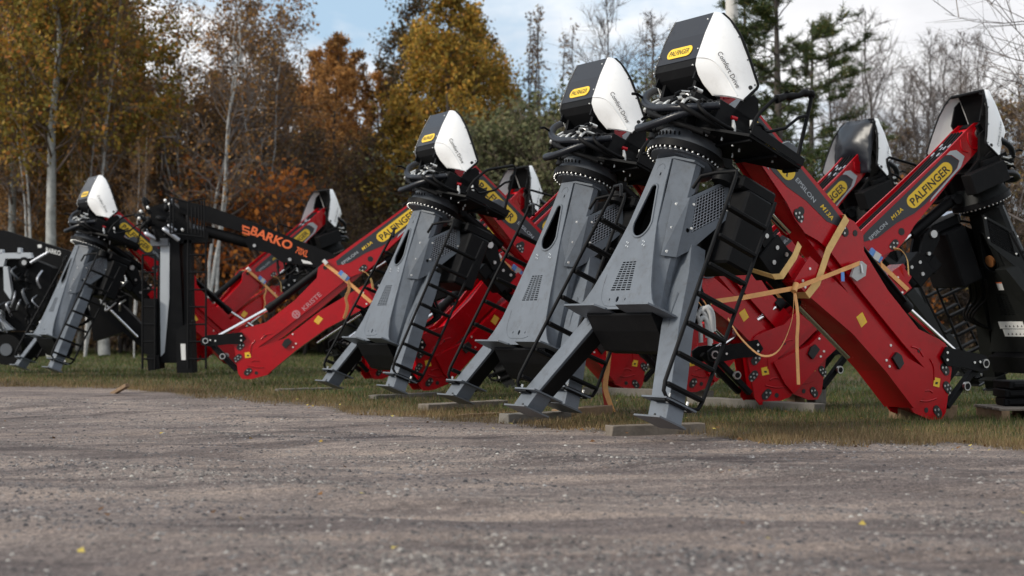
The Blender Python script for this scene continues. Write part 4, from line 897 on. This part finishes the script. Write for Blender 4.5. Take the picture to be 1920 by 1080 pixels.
# pebbles
def pebbles(name, n, label, r0, r1, mats):
    rr = np.random.default_rng(5); y = 5 + 15 * rr.random(n * 4) ** 1.3; x = (rr.random(n * 4) * 2 - 1) * (y * .36 + .5)
    k = np.where((y - np.interp(x, [p[0] for p in BND], [p[1] for p in BND]) < .5))[0]
    cl = .5 + .5 * np.sin(x * 1.1 + 2 * np.sin(y * .7)) * np.sin(y * 1.9 + x * .4); k = k[rr.random(len(k)) < (.15 + .85 * cl[k] ** 2)][:n]; x, y = x[k], y[k]; n = len(k)
    base = np.array([(1, 0, 0), (-1, 0, 0), (0, 1, 0), (0, -1, 0), (0, 0, 1), (.7, .7, .35), (-.7, .6, .4), (.1, -.7, .6)]) ; base = np.array([(1, 0, 0), (0, 1, 0), (-1, 0, 0), (0, -1, 0), (.3, .2, .8), (-.3, -.1, .7)])
    F0 = np.array([(0, 1, 4), (1, 5, 4), (1, 2, 5), (2, 3, 5), (3, 0, 4), (3, 4, 5)])
    r = r0 + (r1 - r0) * rr.random(n) ** 4; a = rr.random(n) * 6.283; V = base[None] * r[:, None, None] * (.7 + .6 * rr.random((n, 6, 3)))
    c_, s_ = np.cos(a)[:, None], np.sin(a)[:, None]; X = V[:, :, 0] * c_ - V[:, :, 1] * s_; Y = V[:, :, 0] * s_ + V[:, :, 1] * c_; Z = V[:, :, 2] * .7
    zz = np.array([gz(a_, b_) for a_, b_ in zip(x, y)])
    V = np.stack([X + x[:, None], Y + y[:, None], Z + zz[:, None] - r[:, None] * .12], 2).reshape(-1, 3); F = (F0[None] + 6 * np.arange(n)[:, None, None]).reshape(-1, 3)
    o = bpy.data.objects.new(name, soup(name, V, F, mats)); C.objects.link(o); tag(o, label, 'gravel', kind='stuff')
M['peb'] = leafmat('pebble', [(0, (.05, .048, .052)), (.5, (.14, .13, .128)), (.9, (.24, .22, .21)), (1, (.40, .39, .37))], 0, .85)
pebbles('loose_gravel', 42000, 'loose grey and white stones scattered over the gravel yard', .004, .022, [M['peb']])
# fallen leaves
M['fleaf'] = leafmat('fallen_leaf', [(0, (.10, .05, .025)), (.7, (.22, .11, .04)), (.86, (.50, .40, .10)), (1, (.60, .50, .12))], .2)
n = 1500; rr = np.random.default_rng(3); y = 5.2 + 14 * rr.random(n); x = (rr.random(n) * 2 - 1) * y * .35; keep = rr.random(n) < np.where(y > np.interp(x, [p[0] for p in BND], [p[1] for p in BND]) - 1.2, .7, .12)
keep &= rr.random(n) < np.where(y > np.interp(x, [p[0] for p in BND], [p[1] for p in BND]) - .8, 1, .25)
x, y = x[keep], y[keep]; n = len(x); q = rr.random((n, 4, 3)) * .006; a = rr.random(n) * 6.283; r = .013 + .017 * rr.random(n)
V = np.stack([np.stack([x + r * np.cos(a + k * 1.57) * (1 if k % 2 else .6), y + r * np.sin(a + k * 1.57) * (1 if k % 2 else .6), .012 + q[:, k, 0] * 4], 1) for k in range(4)], 1).reshape(-1, 3)
o = bpy.data.objects.new('fallen_leaves', soup('fallen_leaves', V, np.arange(4 * n).reshape(-1, 4), [M['fleaf']])); C.objects.link(o); tag(o, 'yellow fallen leaves scattered on gravel and dry grass', 'leaves', kind='stuff')

# ------------------------------------------------------------------ trees
M['bark_w'] = mat('birch_bark', (.42, .42, .41), .8, var=.5, vscale=5, bump=.3, dust=(.03, .03, .03, .9))
M['bark_a'] = mat('aspen_bark', (.30, .31, .30), .85, var=.4, vscale=4, bump=.3, dust=(.03, .03, .03, .8))
M['bark_d'] = mat('dark_bark', (.06, .05, .045), .9, var=.4, vscale=4, bump=.3)
M['twig'] = leafmat('twig', [(0, (.09, .078, .075)), (1, (.20, .175, .165))], 0)
M['twig_b'] = leafmat('brown_twig', [(0, (.07, .055, .047)), (1, (.20, .155, .13))], 0)
LM = dict(
 aspen=leafmat('aspen_leaf', [(0, (0.142, 0.134, 0.029)), (.45, (0.269, 0.206, 0.029)), (.8, (0.411, 0.236, 0.031)), (1, (0.474, 0.174, 0.031))]),
 rust=leafmat('rust_leaf', [(0, (0.125, 0.081, 0.039)), (.5, (0.267, 0.146, 0.049)), (.85, (0.428, 0.197, 0.053)), (1, (0.482, 0.304, 0.090))]),
 larch=leafmat('larch_needle', [(0, (0.186, 0.102, 0.037)), (.5, (0.428, 0.205, 0.055)), (1, (0.632, 0.335, 0.094))]),
 gold=leafmat('golden_leaf', [(0, (0.164, 0.139, 0.026)), (.5, (0.360, 0.245, 0.033)), (.85, (0.556, 0.327, 0.041)), (1, (0.616, 0.262, 0.033))]),
 dark=leafmat('dark_leaf', [(0, (0.046, 0.046, 0.028)), (.6, (0.109, 0.078, 0.031)), (1, (0.217, 0.109, 0.031))]),
 pine=leafmat('pine_needle', [(0, (0.028, 0.050, 0.019)), (.5, (0.054, 0.085, 0.028)), (.85, (0.093, 0.116, 0.034)), (1, (0.186, 0.132, 0.039))], .15),
 brush=leafmat('brush_leaf', [(0, (0.088, 0.068, 0.054)), (.5, (0.165, 0.116, 0.077)), (.85, (0.271, 0.165, 0.077)), (1, (0.232, 0.214, 0.057))]),
 green=leafmat('olive_leaf', [(0, (0.062, 0.078, 0.039)), (.5, (0.139, 0.155, 0.078)), (1, (0.248, 0.232, 0.124))]),
 redb=leafmat('orange_leaf', [(0, (0.341, 0.093, 0.023)), (1, (0.600, 0.232, 0.046))]))
def limb_tubes(lines, n=5):
    V = []; F = []; o = 0
    for pts, r in lines:
        P = np.array(pts); k = len(P); d = np.gradient(P, axis=0); d /= np.linalg.norm(d, axis=1)[:, None] + 1e-9
        s_ = np.cross(d, (0.3, .2, 1.0)); s_ /= np.linalg.norm(s_, axis=1)[:, None] + 1e-9; u = np.cross(s_, d); rr_ = np.linspace(r[0], r[1], k)[:, None]
        for j in range(n):
            a = 2 * math.pi * j / n; V.append(P + (s_ * math.cos(a) + u * math.sin(a)) * rr_)
        idx = np.arange(k - 1)
        for j in range(n):
            j2 = (j + 1) % n; F.append(np.stack([o + j * k + idx, o + j2 * k + idx, o + j2 * k + idx + 1, o + j * k + idx + 1], 1))
        o += n * k
    return np.concatenate(V), np.concatenate(F)
def ribbons(A, Bp, w, rr):
    n = len(A); s_ = rr.normal(size=(n, 3)); d = Bp - A; s_ = np.cross(d, s_); s_ /= np.linalg.norm(s_, axis=1)[:, None] + 1e-9; s_ *= (w / 2)[:, None]
    return np.stack([A - s_, A + s_, Bp + s_ * .35, Bp - s_ * .35], 1).reshape(-1, 3)
def leafquads(P, size, rr):
    n = len(P); a = rr.normal(size=(n, 3)); a /= np.linalg.norm(a, axis=1)[:, None]; b_ = np.cross(a, rr.normal(size=(n, 3))); b_ /= np.linalg.norm(b_, axis=1)[:, None]
    s_ = size * (.5 + rr.random(n))[:, None]; a *= s_ * .5; b_ *= s_ * .34
    return np.stack([P - a, P - b_ * .9 + a * .1, P + a, P + b_], 1).reshape(-1, 3)
def tree(seed, H, r0, nl, env, up, leaf, nleaf, lsize, bark, twigm, start=.25, stems=1, subs=7, tw=1.0, sag=0, lean=0, jit=.3, trunk_up=1.0):
    """env(t) gives the crown radius at relative height t. Returns trunk mesh, crown mesh"""
    rr = np.random.default_rng(seed); trunks = []; tl = []; twA = []; twB = []; tww = []; tips = []
    for s_ in range(stems):
        a0 = rr.random() * 6.28; sp = 0 if stems == 1 else .11 * H * (.5 + rr.random()); ln = rr.normal(size=2) * .02 * H + lean
        hh = H * (1 - .12 * s_ * rr.random()); k = 12; t = np.linspace(0, 1, k)
        P = np.stack([np.cos(a0) * sp * t ** 1.3 + ln[0] * t + np.cumsum(rr.normal(size=k)) * .006 * H * 1.2, np.sin(a0) * sp * t ** 1.3 + ln[1] * t + np.cumsum(rr.normal(size=k)) * .006 * H, t * hh], 1); P[0, :2] = P[0, :2] * 0
        trunks.append(P); tl.append((P, (r0 * (1 if stems == 1 else .7), .012)))
    for i in range(nl):
        P = trunks[i % stems]; t = start + (1 - start) * (i + rr.random()) / nl; t = min(t, .985); kk = t * 11; j = int(kk); base = P[j] * (1 - kk + j) + P[min(j + 1, 11)] * (kk - j)
        L = max(.15, env(t)) * (.65 + .5 * rr.random()); a = rr.random() * 6.283; el = up(t) + rr.normal() * .15; d = np.array([math.cos(a) * math.cos(el), math.sin(a) * math.cos(el), math.sin(el)])
        q = [base]; cur = base.copy(); m_ = 5
        for s_ in range(m_):
            d = d + rr.normal(size=3) * .14 + np.array([0, 0, .05 - sag * .16]); d /= np.linalg.norm(d); cur = cur + d * L / m_; q.append(cur.copy())
        q = np.array(q); tl.append((q, (max(.006, r0 * .32 * (1 - t) + .008), .004)))
        for s_ in range(subs):
            u = .25 + .75 * rr.random(); kk = u * 5; j = min(int(kk), 4); p = q[j] + (q[j + 1] - q[j]) * (kk - j); dd = d + rr.normal(size=3) * .75; dd /= np.linalg.norm(dd); dd[2] += .12 - sag * .3
            l = L * (.25 + .3 * rr.random()); e = p + dd * l; twA.append(p); twB.append(e); tww.append(.022 * tw)
            for g in range(3):
                p2 = p + (e - p) * (.3 + .7 * rr.random()); e2 = p2 + (dd + rr.normal(size=3) * .6) * l * .55; twA.append(p2); twB.append(e2); tww.append(.012 * tw); tips.append((p2, e2))
    V1, F1 = limb_tubes(tl[:stems], 8); V1b, F1b = limb_tubes(tl[stems:], 4)
    nm = 'trunk'; trunk = soup(nm, V1, F1, [M[bark]]); trunk.polygons.foreach_set('use_smooth', [True] * len(F1))
    W = ribbons(np.array(twA), np.array(twB), np.array(tww), rr); parts = [V1b, W]; Fs = [F1b, len(V1b) + np.arange(len(W)).reshape(-1, 4)]; mi = [np.zeros(len(F1b)), np.zeros(len(W) // 4)]
    if nleaf:
        tp = np.array(tips); k = rr.integers(0, len(tp), nleaf); u = rr.random(nleaf)[:, None]; Pp = tp[k, 0] * (1 - u) + tp[k, 1] * u + rr.normal(size=(nleaf, 3)) * jit * .35
        keep = Pp[:, 2] > H * start * .55; Q_ = leafquads(Pp[keep], lsize, rr); o = len(V1b) + len(W); parts.append(Q_); Fs.append(o + np.arange(len(Q_)).reshape(-1, 4)); mi.append(np.ones(len(Q_) // 4))
    crown = soup('crown', np.concatenate(parts), np.concatenate(Fs), [M[twigm]] + ([leaf] if nleaf else []), np.concatenate(mi)); return trunk, crown
S_ = math.sin
KT = {
 'aspen': [tree(s, 13, .17, 60, lambda t: 2.3 * (S_(math.pi * min(1, t * .9 + .08)) ** .7), lambda t: .55, LM['aspen'], 20000, .115, 'bark_a', 'twig_b', .34) for s in (1, 2)],
 'maple': [tree(s, 9.5, .13, 60, lambda t: 2.6 * (S_(math.pi * min(1, t * .85 + .15)) ** .6), lambda t: .5, LM['rust'], 15000, .12, 'bark_d', 'twig_b', .12) for s in (3, 4)],
 'birch': [tree(s, 11, .10, 66, lambda t: 2.2 * (S_(math.pi * min(1, t * .8 + .15)) ** .7), lambda t: .75, LM['rust'], 3800, .10, 'bark_w', 'twig', .34, stems=3, tw=1.0, sag=.3) for s in (5, 6)],
 'larch': [tree(s, 11, .13, 90, lambda t: 2.0 * (1.02 - t) ** .8 + .12, lambda t: .12, LM['larch'], 14000, .10, 'bark_d', 'twig_b', .12, subs=6, jit=.2) for s in (7, 8)],
 'gold': [tree(s, 11.5, .16, 80, lambda t: 2.6 * (1.05 - t) ** .55, lambda t: .45, LM['gold'], 22000, .12, 'bark_d', 'twig_b', .12) for s in (9, 10)],
 'dark': [tree(s, 11.5, .14, 60, lambda t: 1.9 * (1.05 - t) ** .5, lambda t: .5, LM['dark'], 8000, .11, 'bark_d', 'twig_b', .15) for s in (11,)],
 'bare': [tree(s, 11, .10, 46, lambda t: 2.2 * (S_(math.pi * min(1, t * .8 + .18)) ** .8), lambda t: .85, None, 0, .1, 'bark_d', 'twig', .30, subs=10, tw=1.1) for s in (12, 13, 14)],
 'barethin': [tree(s, 12, .07, 40, lambda t: 1.1 * (1.1 - t), lambda t: .8, LM['brush'], 500, .1, 'bark_d', 'twig', .25, subs=6) for s in (15, 16)],
 'brushy': [tree(s, 8, .09, 60, lambda t: 2.0 * (S_(math.pi * min(1, t * .8 + .2)) ** .6), lambda t: .7, LM['brush'], 5000, .10, 'bark_d', 'twig_b', .1, subs=9) for s in (17, 18)],
 'bush': [tree(s, 3.6, .04, 60, lambda t: 1.7 * (S_(math.pi * min(1, t * .7 + .25)) ** .5), lambda t: .8, LM['brush'], 2600, .11, 'bark_d', 'twig_b', .04, stems=4, subs=9, tw=1.1) for s in (19, 20, 21)],
 'green': [tree(s, 5.5, .06, 70, lambda t: 2.2 * (S_(math.pi * min(1, t * .7 + .25)) ** .5), lambda t: .7, LM['green'], 11000, .11, 'bark_d', 'twig_b', .04, stems=3, subs=8) for s in (22, 23)],
 'rbush': [tree(s, 2.6, .03, 40, lambda t: 1.0, lambda t: .9, LM['redb'], 1500, .09, 'bark_d', 'twig_b', .04, stems=4, subs=6) for s in (24,)],
}
def pine(seed, H):
    rr = np.random.default_rng(seed); tl = [(np.array([(0, 0, 0), (.05, 0, H * .5), (0, .05, H)]), (.17, .02))]; LV = []
    for i in range(64):
        t = .12 + .86 * (i + rr.random()) / 64; z = H * t; L = (2.7 * (1.03 - t) ** .6 + .2) * (.6 + .6 * rr.random()); a = rr.random() * 6.283; el = .05 + .35 * rr.random(); d = np.array([math.cos(a) * math.cos(el), math.sin(a) * math.cos(el), math.sin(el)]); p = np.array([0, 0, z]); q = [p]
        for k in range(6): d = d + rr.normal(size=3) * .10 + np.array([0, 0, .03]); d /= np.linalg.norm(d); p = p + d * L / 6; q.append(p)
        q = np.array(q); tl.append((q, (.035 * (1.1 - t) + .008, .006)))
        for s_ in range(20):
            u = .3 + .7 * rr.random(); kk = u * 6; j = min(int(kk), 5); p = q[j] + (q[j + 1] - q[j]) * (kk - j); dd = d + rr.normal(size=3) * .6; dd /= np.linalg.norm(dd); dd[2] = abs(dd[2]) * .7 + .1; l = .20 + .32 * rr.random()
            tl.append((np.array([p, p + dd * l * .5, p + dd * l]), (.008, .004)))
            n = 34; uu = rr.random(n)[:, None]; A = p + dd * l * (.25 + .8 * uu); nd = dd * .7 + rr.normal(size=(n, 3)) * .6; nd /= np.linalg.norm(nd, axis=1)[:, None]; LV.append((A, A + nd * .12))
    V1, F1 = limb_tubes(tl[:1], 9); V2, F2 = limb_tubes(tl[1:], 3); A = np.concatenate([x[0] for x in LV]); B_ = np.concatenate([x[1] for x in LV]); W = ribbons(A, B_, np.full(len(A), .016), rr)
    return soup('trunk', V1, F1, [M['bark_d']]), soup('crown', np.concatenate([V2, W]), np.concatenate([F2, len(V2) + np.arange(len(W)).reshape(-1, 4)]), [M['bark_d'], LM['pine']], np.concatenate([np.zeros(len(F2)), np.ones(len(W) // 4)]))
KT['pine'] = [pine(30, 10), pine(31, 10)]
HT = {'aspen': 13, 'maple': 9.5, 'birch': 11, 'larch': 11, 'gold': 11.5, 'dark': 11.5, 'bare': 11, 'barethin': 12, 'brushy': 8, 'bush': 3.6, 'green': 5.5, 'rbush': 2.6, 'pine': 10}
NAME = {'aspen': 'aspen_tree', 'maple': 'maple_tree', 'birch': 'birch_tree', 'larch': 'larch_tree', 'gold': 'golden_tree', 'dark': 'dark_tree', 'bare': 'bare_tree', 'barethin': 'bare_sapling', 'brushy': 'thicket_tree', 'bush': 'bush', 'green': 'bush', 'rbush': 'bush', 'pine': 'pine_tree'}
LAB = {'aspen': ('tall green gold aspen with pale trunk in the left part of the wood', 'aspens of the left wood'), 'maple': ('rusty orange leaved tree in the left half of the wood', 'rust coloured trees of the left wood'),
 'birch': ('slender white stemmed birch with thin orange leaves', 'white birches'), 'larch': ('narrow orange brown larch behind the black lettered boom', 'orange larches'), 'gold': ('tall golden yellow tree behind the mid distance grey crane', 'golden trees'),
 'dark': ('dark sparse leaved tree beside the golden tree', 'dark trees beside the golden tree'), 'bare': ('leafless grey branching tree against the sky', 'bare trees'), 'barethin': ('thin bare sapling between the golden tree and the second hood', 'thin saplings'),
 'brushy': ('brown twiggy half bare tree in the thicket at the wood edge', 'brown twiggy trees of the thicket'), 'bush': ('low brown twiggy bush at the foot of the wood', 'brown bushes at the wood edge'), 'green': ('olive green leafy bush behind the second grey crane', 'olive bushes'),
 'rbush': ('small bright orange leaved bush above the black lettered boom', 'orange bushes'), 'pine': ('dark green pine behind the nearest crane', 'pines')}
rgT = random.Random(77); cnt = {}
def plant(kind, px, D, top=None, H=None, label=None, sx=1.0, rot=None):
    X = (px - 960) / 2891.4 * D
    if H is None: H = .9 + (613 - top) / 2891.4 * D
    k = H / HT[kind]; i = cnt.get(kind, 0); cnt[kind] = i + 1; tr, cr = KT[kind][i % len(KT[kind])]
    e = empty(NAME[kind], (X, D, 0), rgT.random() * 6.28 if rot is None else rot); e.scale = (k * sx, k * sx, k)
    for nm, me in (('trunk', tr), ('crown', cr)):
        o = bpy.data.objects.new(nm, me); C.objects.link(o); o.parent = e
    tag(e, label or LAB[kind][0], 'bush' if 'bush' in NAME[kind] else 'tree', None if label else LAB[kind][1]); return e
plant('aspen', 100, 46, H=15, label='tall aspen with a straight pale grey trunk at the far left'); plant('aspen', 196, 48, H=14.6, label='aspen with forked pale trunk behind the farthest white hood'); plant('aspen', 12, 50, H=14); plant('aspen', 55, 55, H=14.5); plant('aspen', 150, 57, H=13.5)
plant('aspen', -60, 48, H=14); plant('aspen', 232, 60, H=13.2); plant('aspen', 25, 62, H=15)
for px, D, top in ((30, 56, 150), (110, 60, 170), (185, 55, 200), (250, 58, 150), (310, 57, 210), (430, 58, 190), (490, 60, 220), (70, 52, 260), (225, 52, 260), (330, 62, 190), (455, 62, 170), (540, 62, 170)): plant('maple', px, D, top)
for i, (px, D, top) in enumerate(((392, 46, -15), (470, 50, 5), (515, 52, 25), (345, 52, -10), (430, 53, -5))): plant('birch', px, D, top)
plant('birch', 60, 47, -60, label='slim white birch in front of the aspens at the far left', sx=.6); plant('birch', 160, 46, -40, label='slim white birch between the two pale aspen trunks', sx=.6)
plant('birch', 252, 45, 255, label='short broken white birch trunk left of the black crane', sx=.5)
for px, D, top in ((612, 56, 56), (648, 58, 78), (575, 60, 100), (682, 60, 98), (715, 62, 140), (548, 62, 120), (632, 62, 130)): plant('larch', px, D, top)
plant('gold', 845, 52, -6, label='tallest golden yellow tree in the middle of the wood'); plant('gold', 800, 54, 70); plant('gold', 905, 54, 60); plant('gold', 760, 53, 190); plant('gold', 950, 57, 150); plant('gold', 870, 50, 200); plant('gold', 985, 60, 260)
for px, D, top in ((365, 54, 230), (420, 52, 300), (480, 53, 260), (540, 52, 280), (600, 53, 250), (650, 52, 290), (700, 53, 260), (300, 52, 330), (750, 51, 330), (570, 50, 350), (340, 50, 360), (450, 50, 370), (640, 49, 380)): plant('brushy', px, D, top, label=None)
plant('dark', 782, 58, 5); plant('dark', 742, 60, 70); plant('dark', 895, 60, 20)
for px, D, top in ((975, 55, 30), (1003, 57, 8), (1030, 56, 30), (1052, 60, 60), (1085, 58, 40), (990, 60, 70), (1195, 58, 30), (1218, 60, 60), (1245, 62, 80)): plant('barethin', px, D, top)
plant('bare', 1130, 47, -8, label='tall leafless tree with fine branches directly above the second hood'); 
for px, D, top in ((1585, 48, 60), (1645, 50, 10), (1692, 54, 150), (1745, 52, 120), (1800, 50, 55), (1845, 54, 70), (1905, 55, 120), (1610, 56, 100), (1770, 58, 90), (1720, 56, 60), (1250, 56, 20), (1375, 56, 60)): plant('bare', px, D, top)
for px, D, top in ((1650, 52, 260), (1700, 54, 250), (1850, 50, 230), (1905, 48, 200), (1950, 50, 150), (1790, 54, 270), (1560, 50, 290), (1180, 52, 225), (1740, 50, 310), (1230, 52, 230)): plant('brushy', px, D, top)
for px, D, top in ((985, 47, 265), (1045, 48, 235), (925, 48, 285), (1110, 50, 260), (1165, 47, 240), (1230, 50, 210), (1290, 52, 260), (880, 49, 320)): plant('green', px, D, top)
plant('pine', 1462, 37, -60, label='large dark pine with long right hand boughs behind the nearest guard rail', sx=1.35); plant('pine', 1525, 41, 40, label='smaller pine standing right of the large pine'); plant('pine', 1400, 44, -30, label='pine behind the nearest white hood and pale pole')
for i, px in enumerate(range(-60, 2000, 62)):
    D = 49 + 5 * rgT.random(); plant('bush', px + rgT.uniform(-20, 20), D, H=rgT.uniform(2.6, 4.4))
for i, px in enumerate(range(-30, 2000, 95)):
    plant('brushy' if i % 3 else 'bush', px + rgT.uniform(-25, 25), 58 + 3 * rgT.random(), H=rgT.uniform(4.5, 6.5)) if px < 1000 else None
for px, D, top in ((505, 47, 385), (480, 48, 395), (370, 48, 370), (1700, 46, 400), (530, 49, 400)): plant('rbush', px, D, top)
# near bare tree reaching in from the right edge
t, c_ = tree(44, 7.5, .12, 26, lambda t: 2.4, lambda t: .25, None, 0, .1, 'bark_d', 'twig', .30, subs=9, tw=.8)
e = empty('bare_tree', (9.9, 27.0, 0), 1.2); tag(e, 'nearer dark bare tree reaching its crooked branches in from the right edge', 'tree')
for nm, me in (('trunk', t), ('crown', c_)): o = bpy.data.objects.new(nm, me); C.objects.link(o); o.parent = e
# distant wood filling the gaps
rr = np.random.default_rng(9); n = 70000; D = 64 + 22 * rr.random(n); X = (rr.random(n) * 2 - 1) * D * .42; px = 960 + X / D * 2891.4
lim = np.interp(px, [-200, 0, 300, 560, 740, 950, 1000, 1250, 1500, 1920, 2100], [9.5, 9.5, 8.5, 8, 8, 7, 5.5, 5.5, 5.5, 6.5, 6.5]) * (.8 + .25 * np.sin(X * .9) * np.sin(X * .37 + 1)); Z = lim * rr.random(n) ** 1.1
P = np.stack([X, D, Z], 1); Q1 = leafquads(P, .42, rr); A = P[:26000]; W = ribbons(A, A + rr.normal(size=(26000, 3)) * (.25, .25, .9), np.full(26000, .05), rr)
o = bpy.data.objects.new('distant_wood', soup('distant_wood', np.concatenate([Q1, W]), np.arange(len(Q1) + len(W)).reshape(-1, 4), [LM['brush'], M['twig_b']], np.concatenate([np.zeros(n), np.ones(26000)]))); C.objects.link(o); tag(o, 'brown far off mass of the wood closing the gaps behind the trees', 'wood', kind='stuff')

# ------------------------------------------------------------------ sky and sun
w = bpy.data.worlds.new('World'); sc.world = w; w.use_nodes = True; nt = w.node_tree; bg = nt.nodes['Background']
sky = nt.nodes.new('ShaderNodeTexSky'); sky.sky_type = 'NISHITA'; sky.sun_disc = False; sun_dir = Vector((-.80, -.38, .55)).normalized()
sky.sun_elevation = math.asin(sun_dir.z); sky.sun_rotation = math.atan2(sun_dir.x, sun_dir.y); sky.air_density = 1.0; sky.dust_density = 1.0
tc = nt.nodes.new('ShaderNodeTexCoord'); mp = nt.nodes.new('ShaderNodeMapping'); mp.inputs['Scale'].default_value = (1, 1, 2.4); mp.inputs['Location'].default_value = (.35, .1, .2); nt.links.new(tc.outputs['Generated'], mp.inputs['Vector'])
cl = ramp(nt, noise(nt, mp.outputs[0], 2.6, 9, .55, .3), [(.40, (0, 0, 0)), (.52, (1, 1, 1))])
shade = ramp(nt, noise(nt, mp.outputs[0], 4.5, 6, .5), [(.3, (8.8, 8.9, 9.4)), (.62, (13.6, 13.5, 13.5))])
bl = nt.nodes.new('ShaderNodeMix'); bl.data_type = 'RGBA'; bl.blend_type = 'MIX'; bl.inputs[0].default_value = .8; nt.links.new(sky.outputs[0], bl.inputs[6]); bl.inputs[7].default_value = (6.0, 8.3, 10.6, 1)
nt.links.new(mixc(nt, cl, bl.outputs[2], shade), bg.inputs['Color']); bg.inputs['Strength'].default_value = .085
sl_ = bpy.data.lights.new('sun', 'SUN'); sl_.energy = 3.2; sl_.angle = R(12); sl_.color = (1, .93, .82); so = bpy.data.objects.new('sun', sl_); C.objects.link(so); so.rotation_euler = (-sun_dir).to_track_quat('-Z', 'Y').to_euler(); so.location = (0, 0, 20)
sc.view_settings.view_transform = 'Standard'; sc.view_settings.look = 'None'; sc.view_settings.exposure = .08; sc.view_settings.gamma = 1
sc.render.engine = 'CYCLES'; sc.render.resolution_x = 1024; sc.render.resolution_y = 576
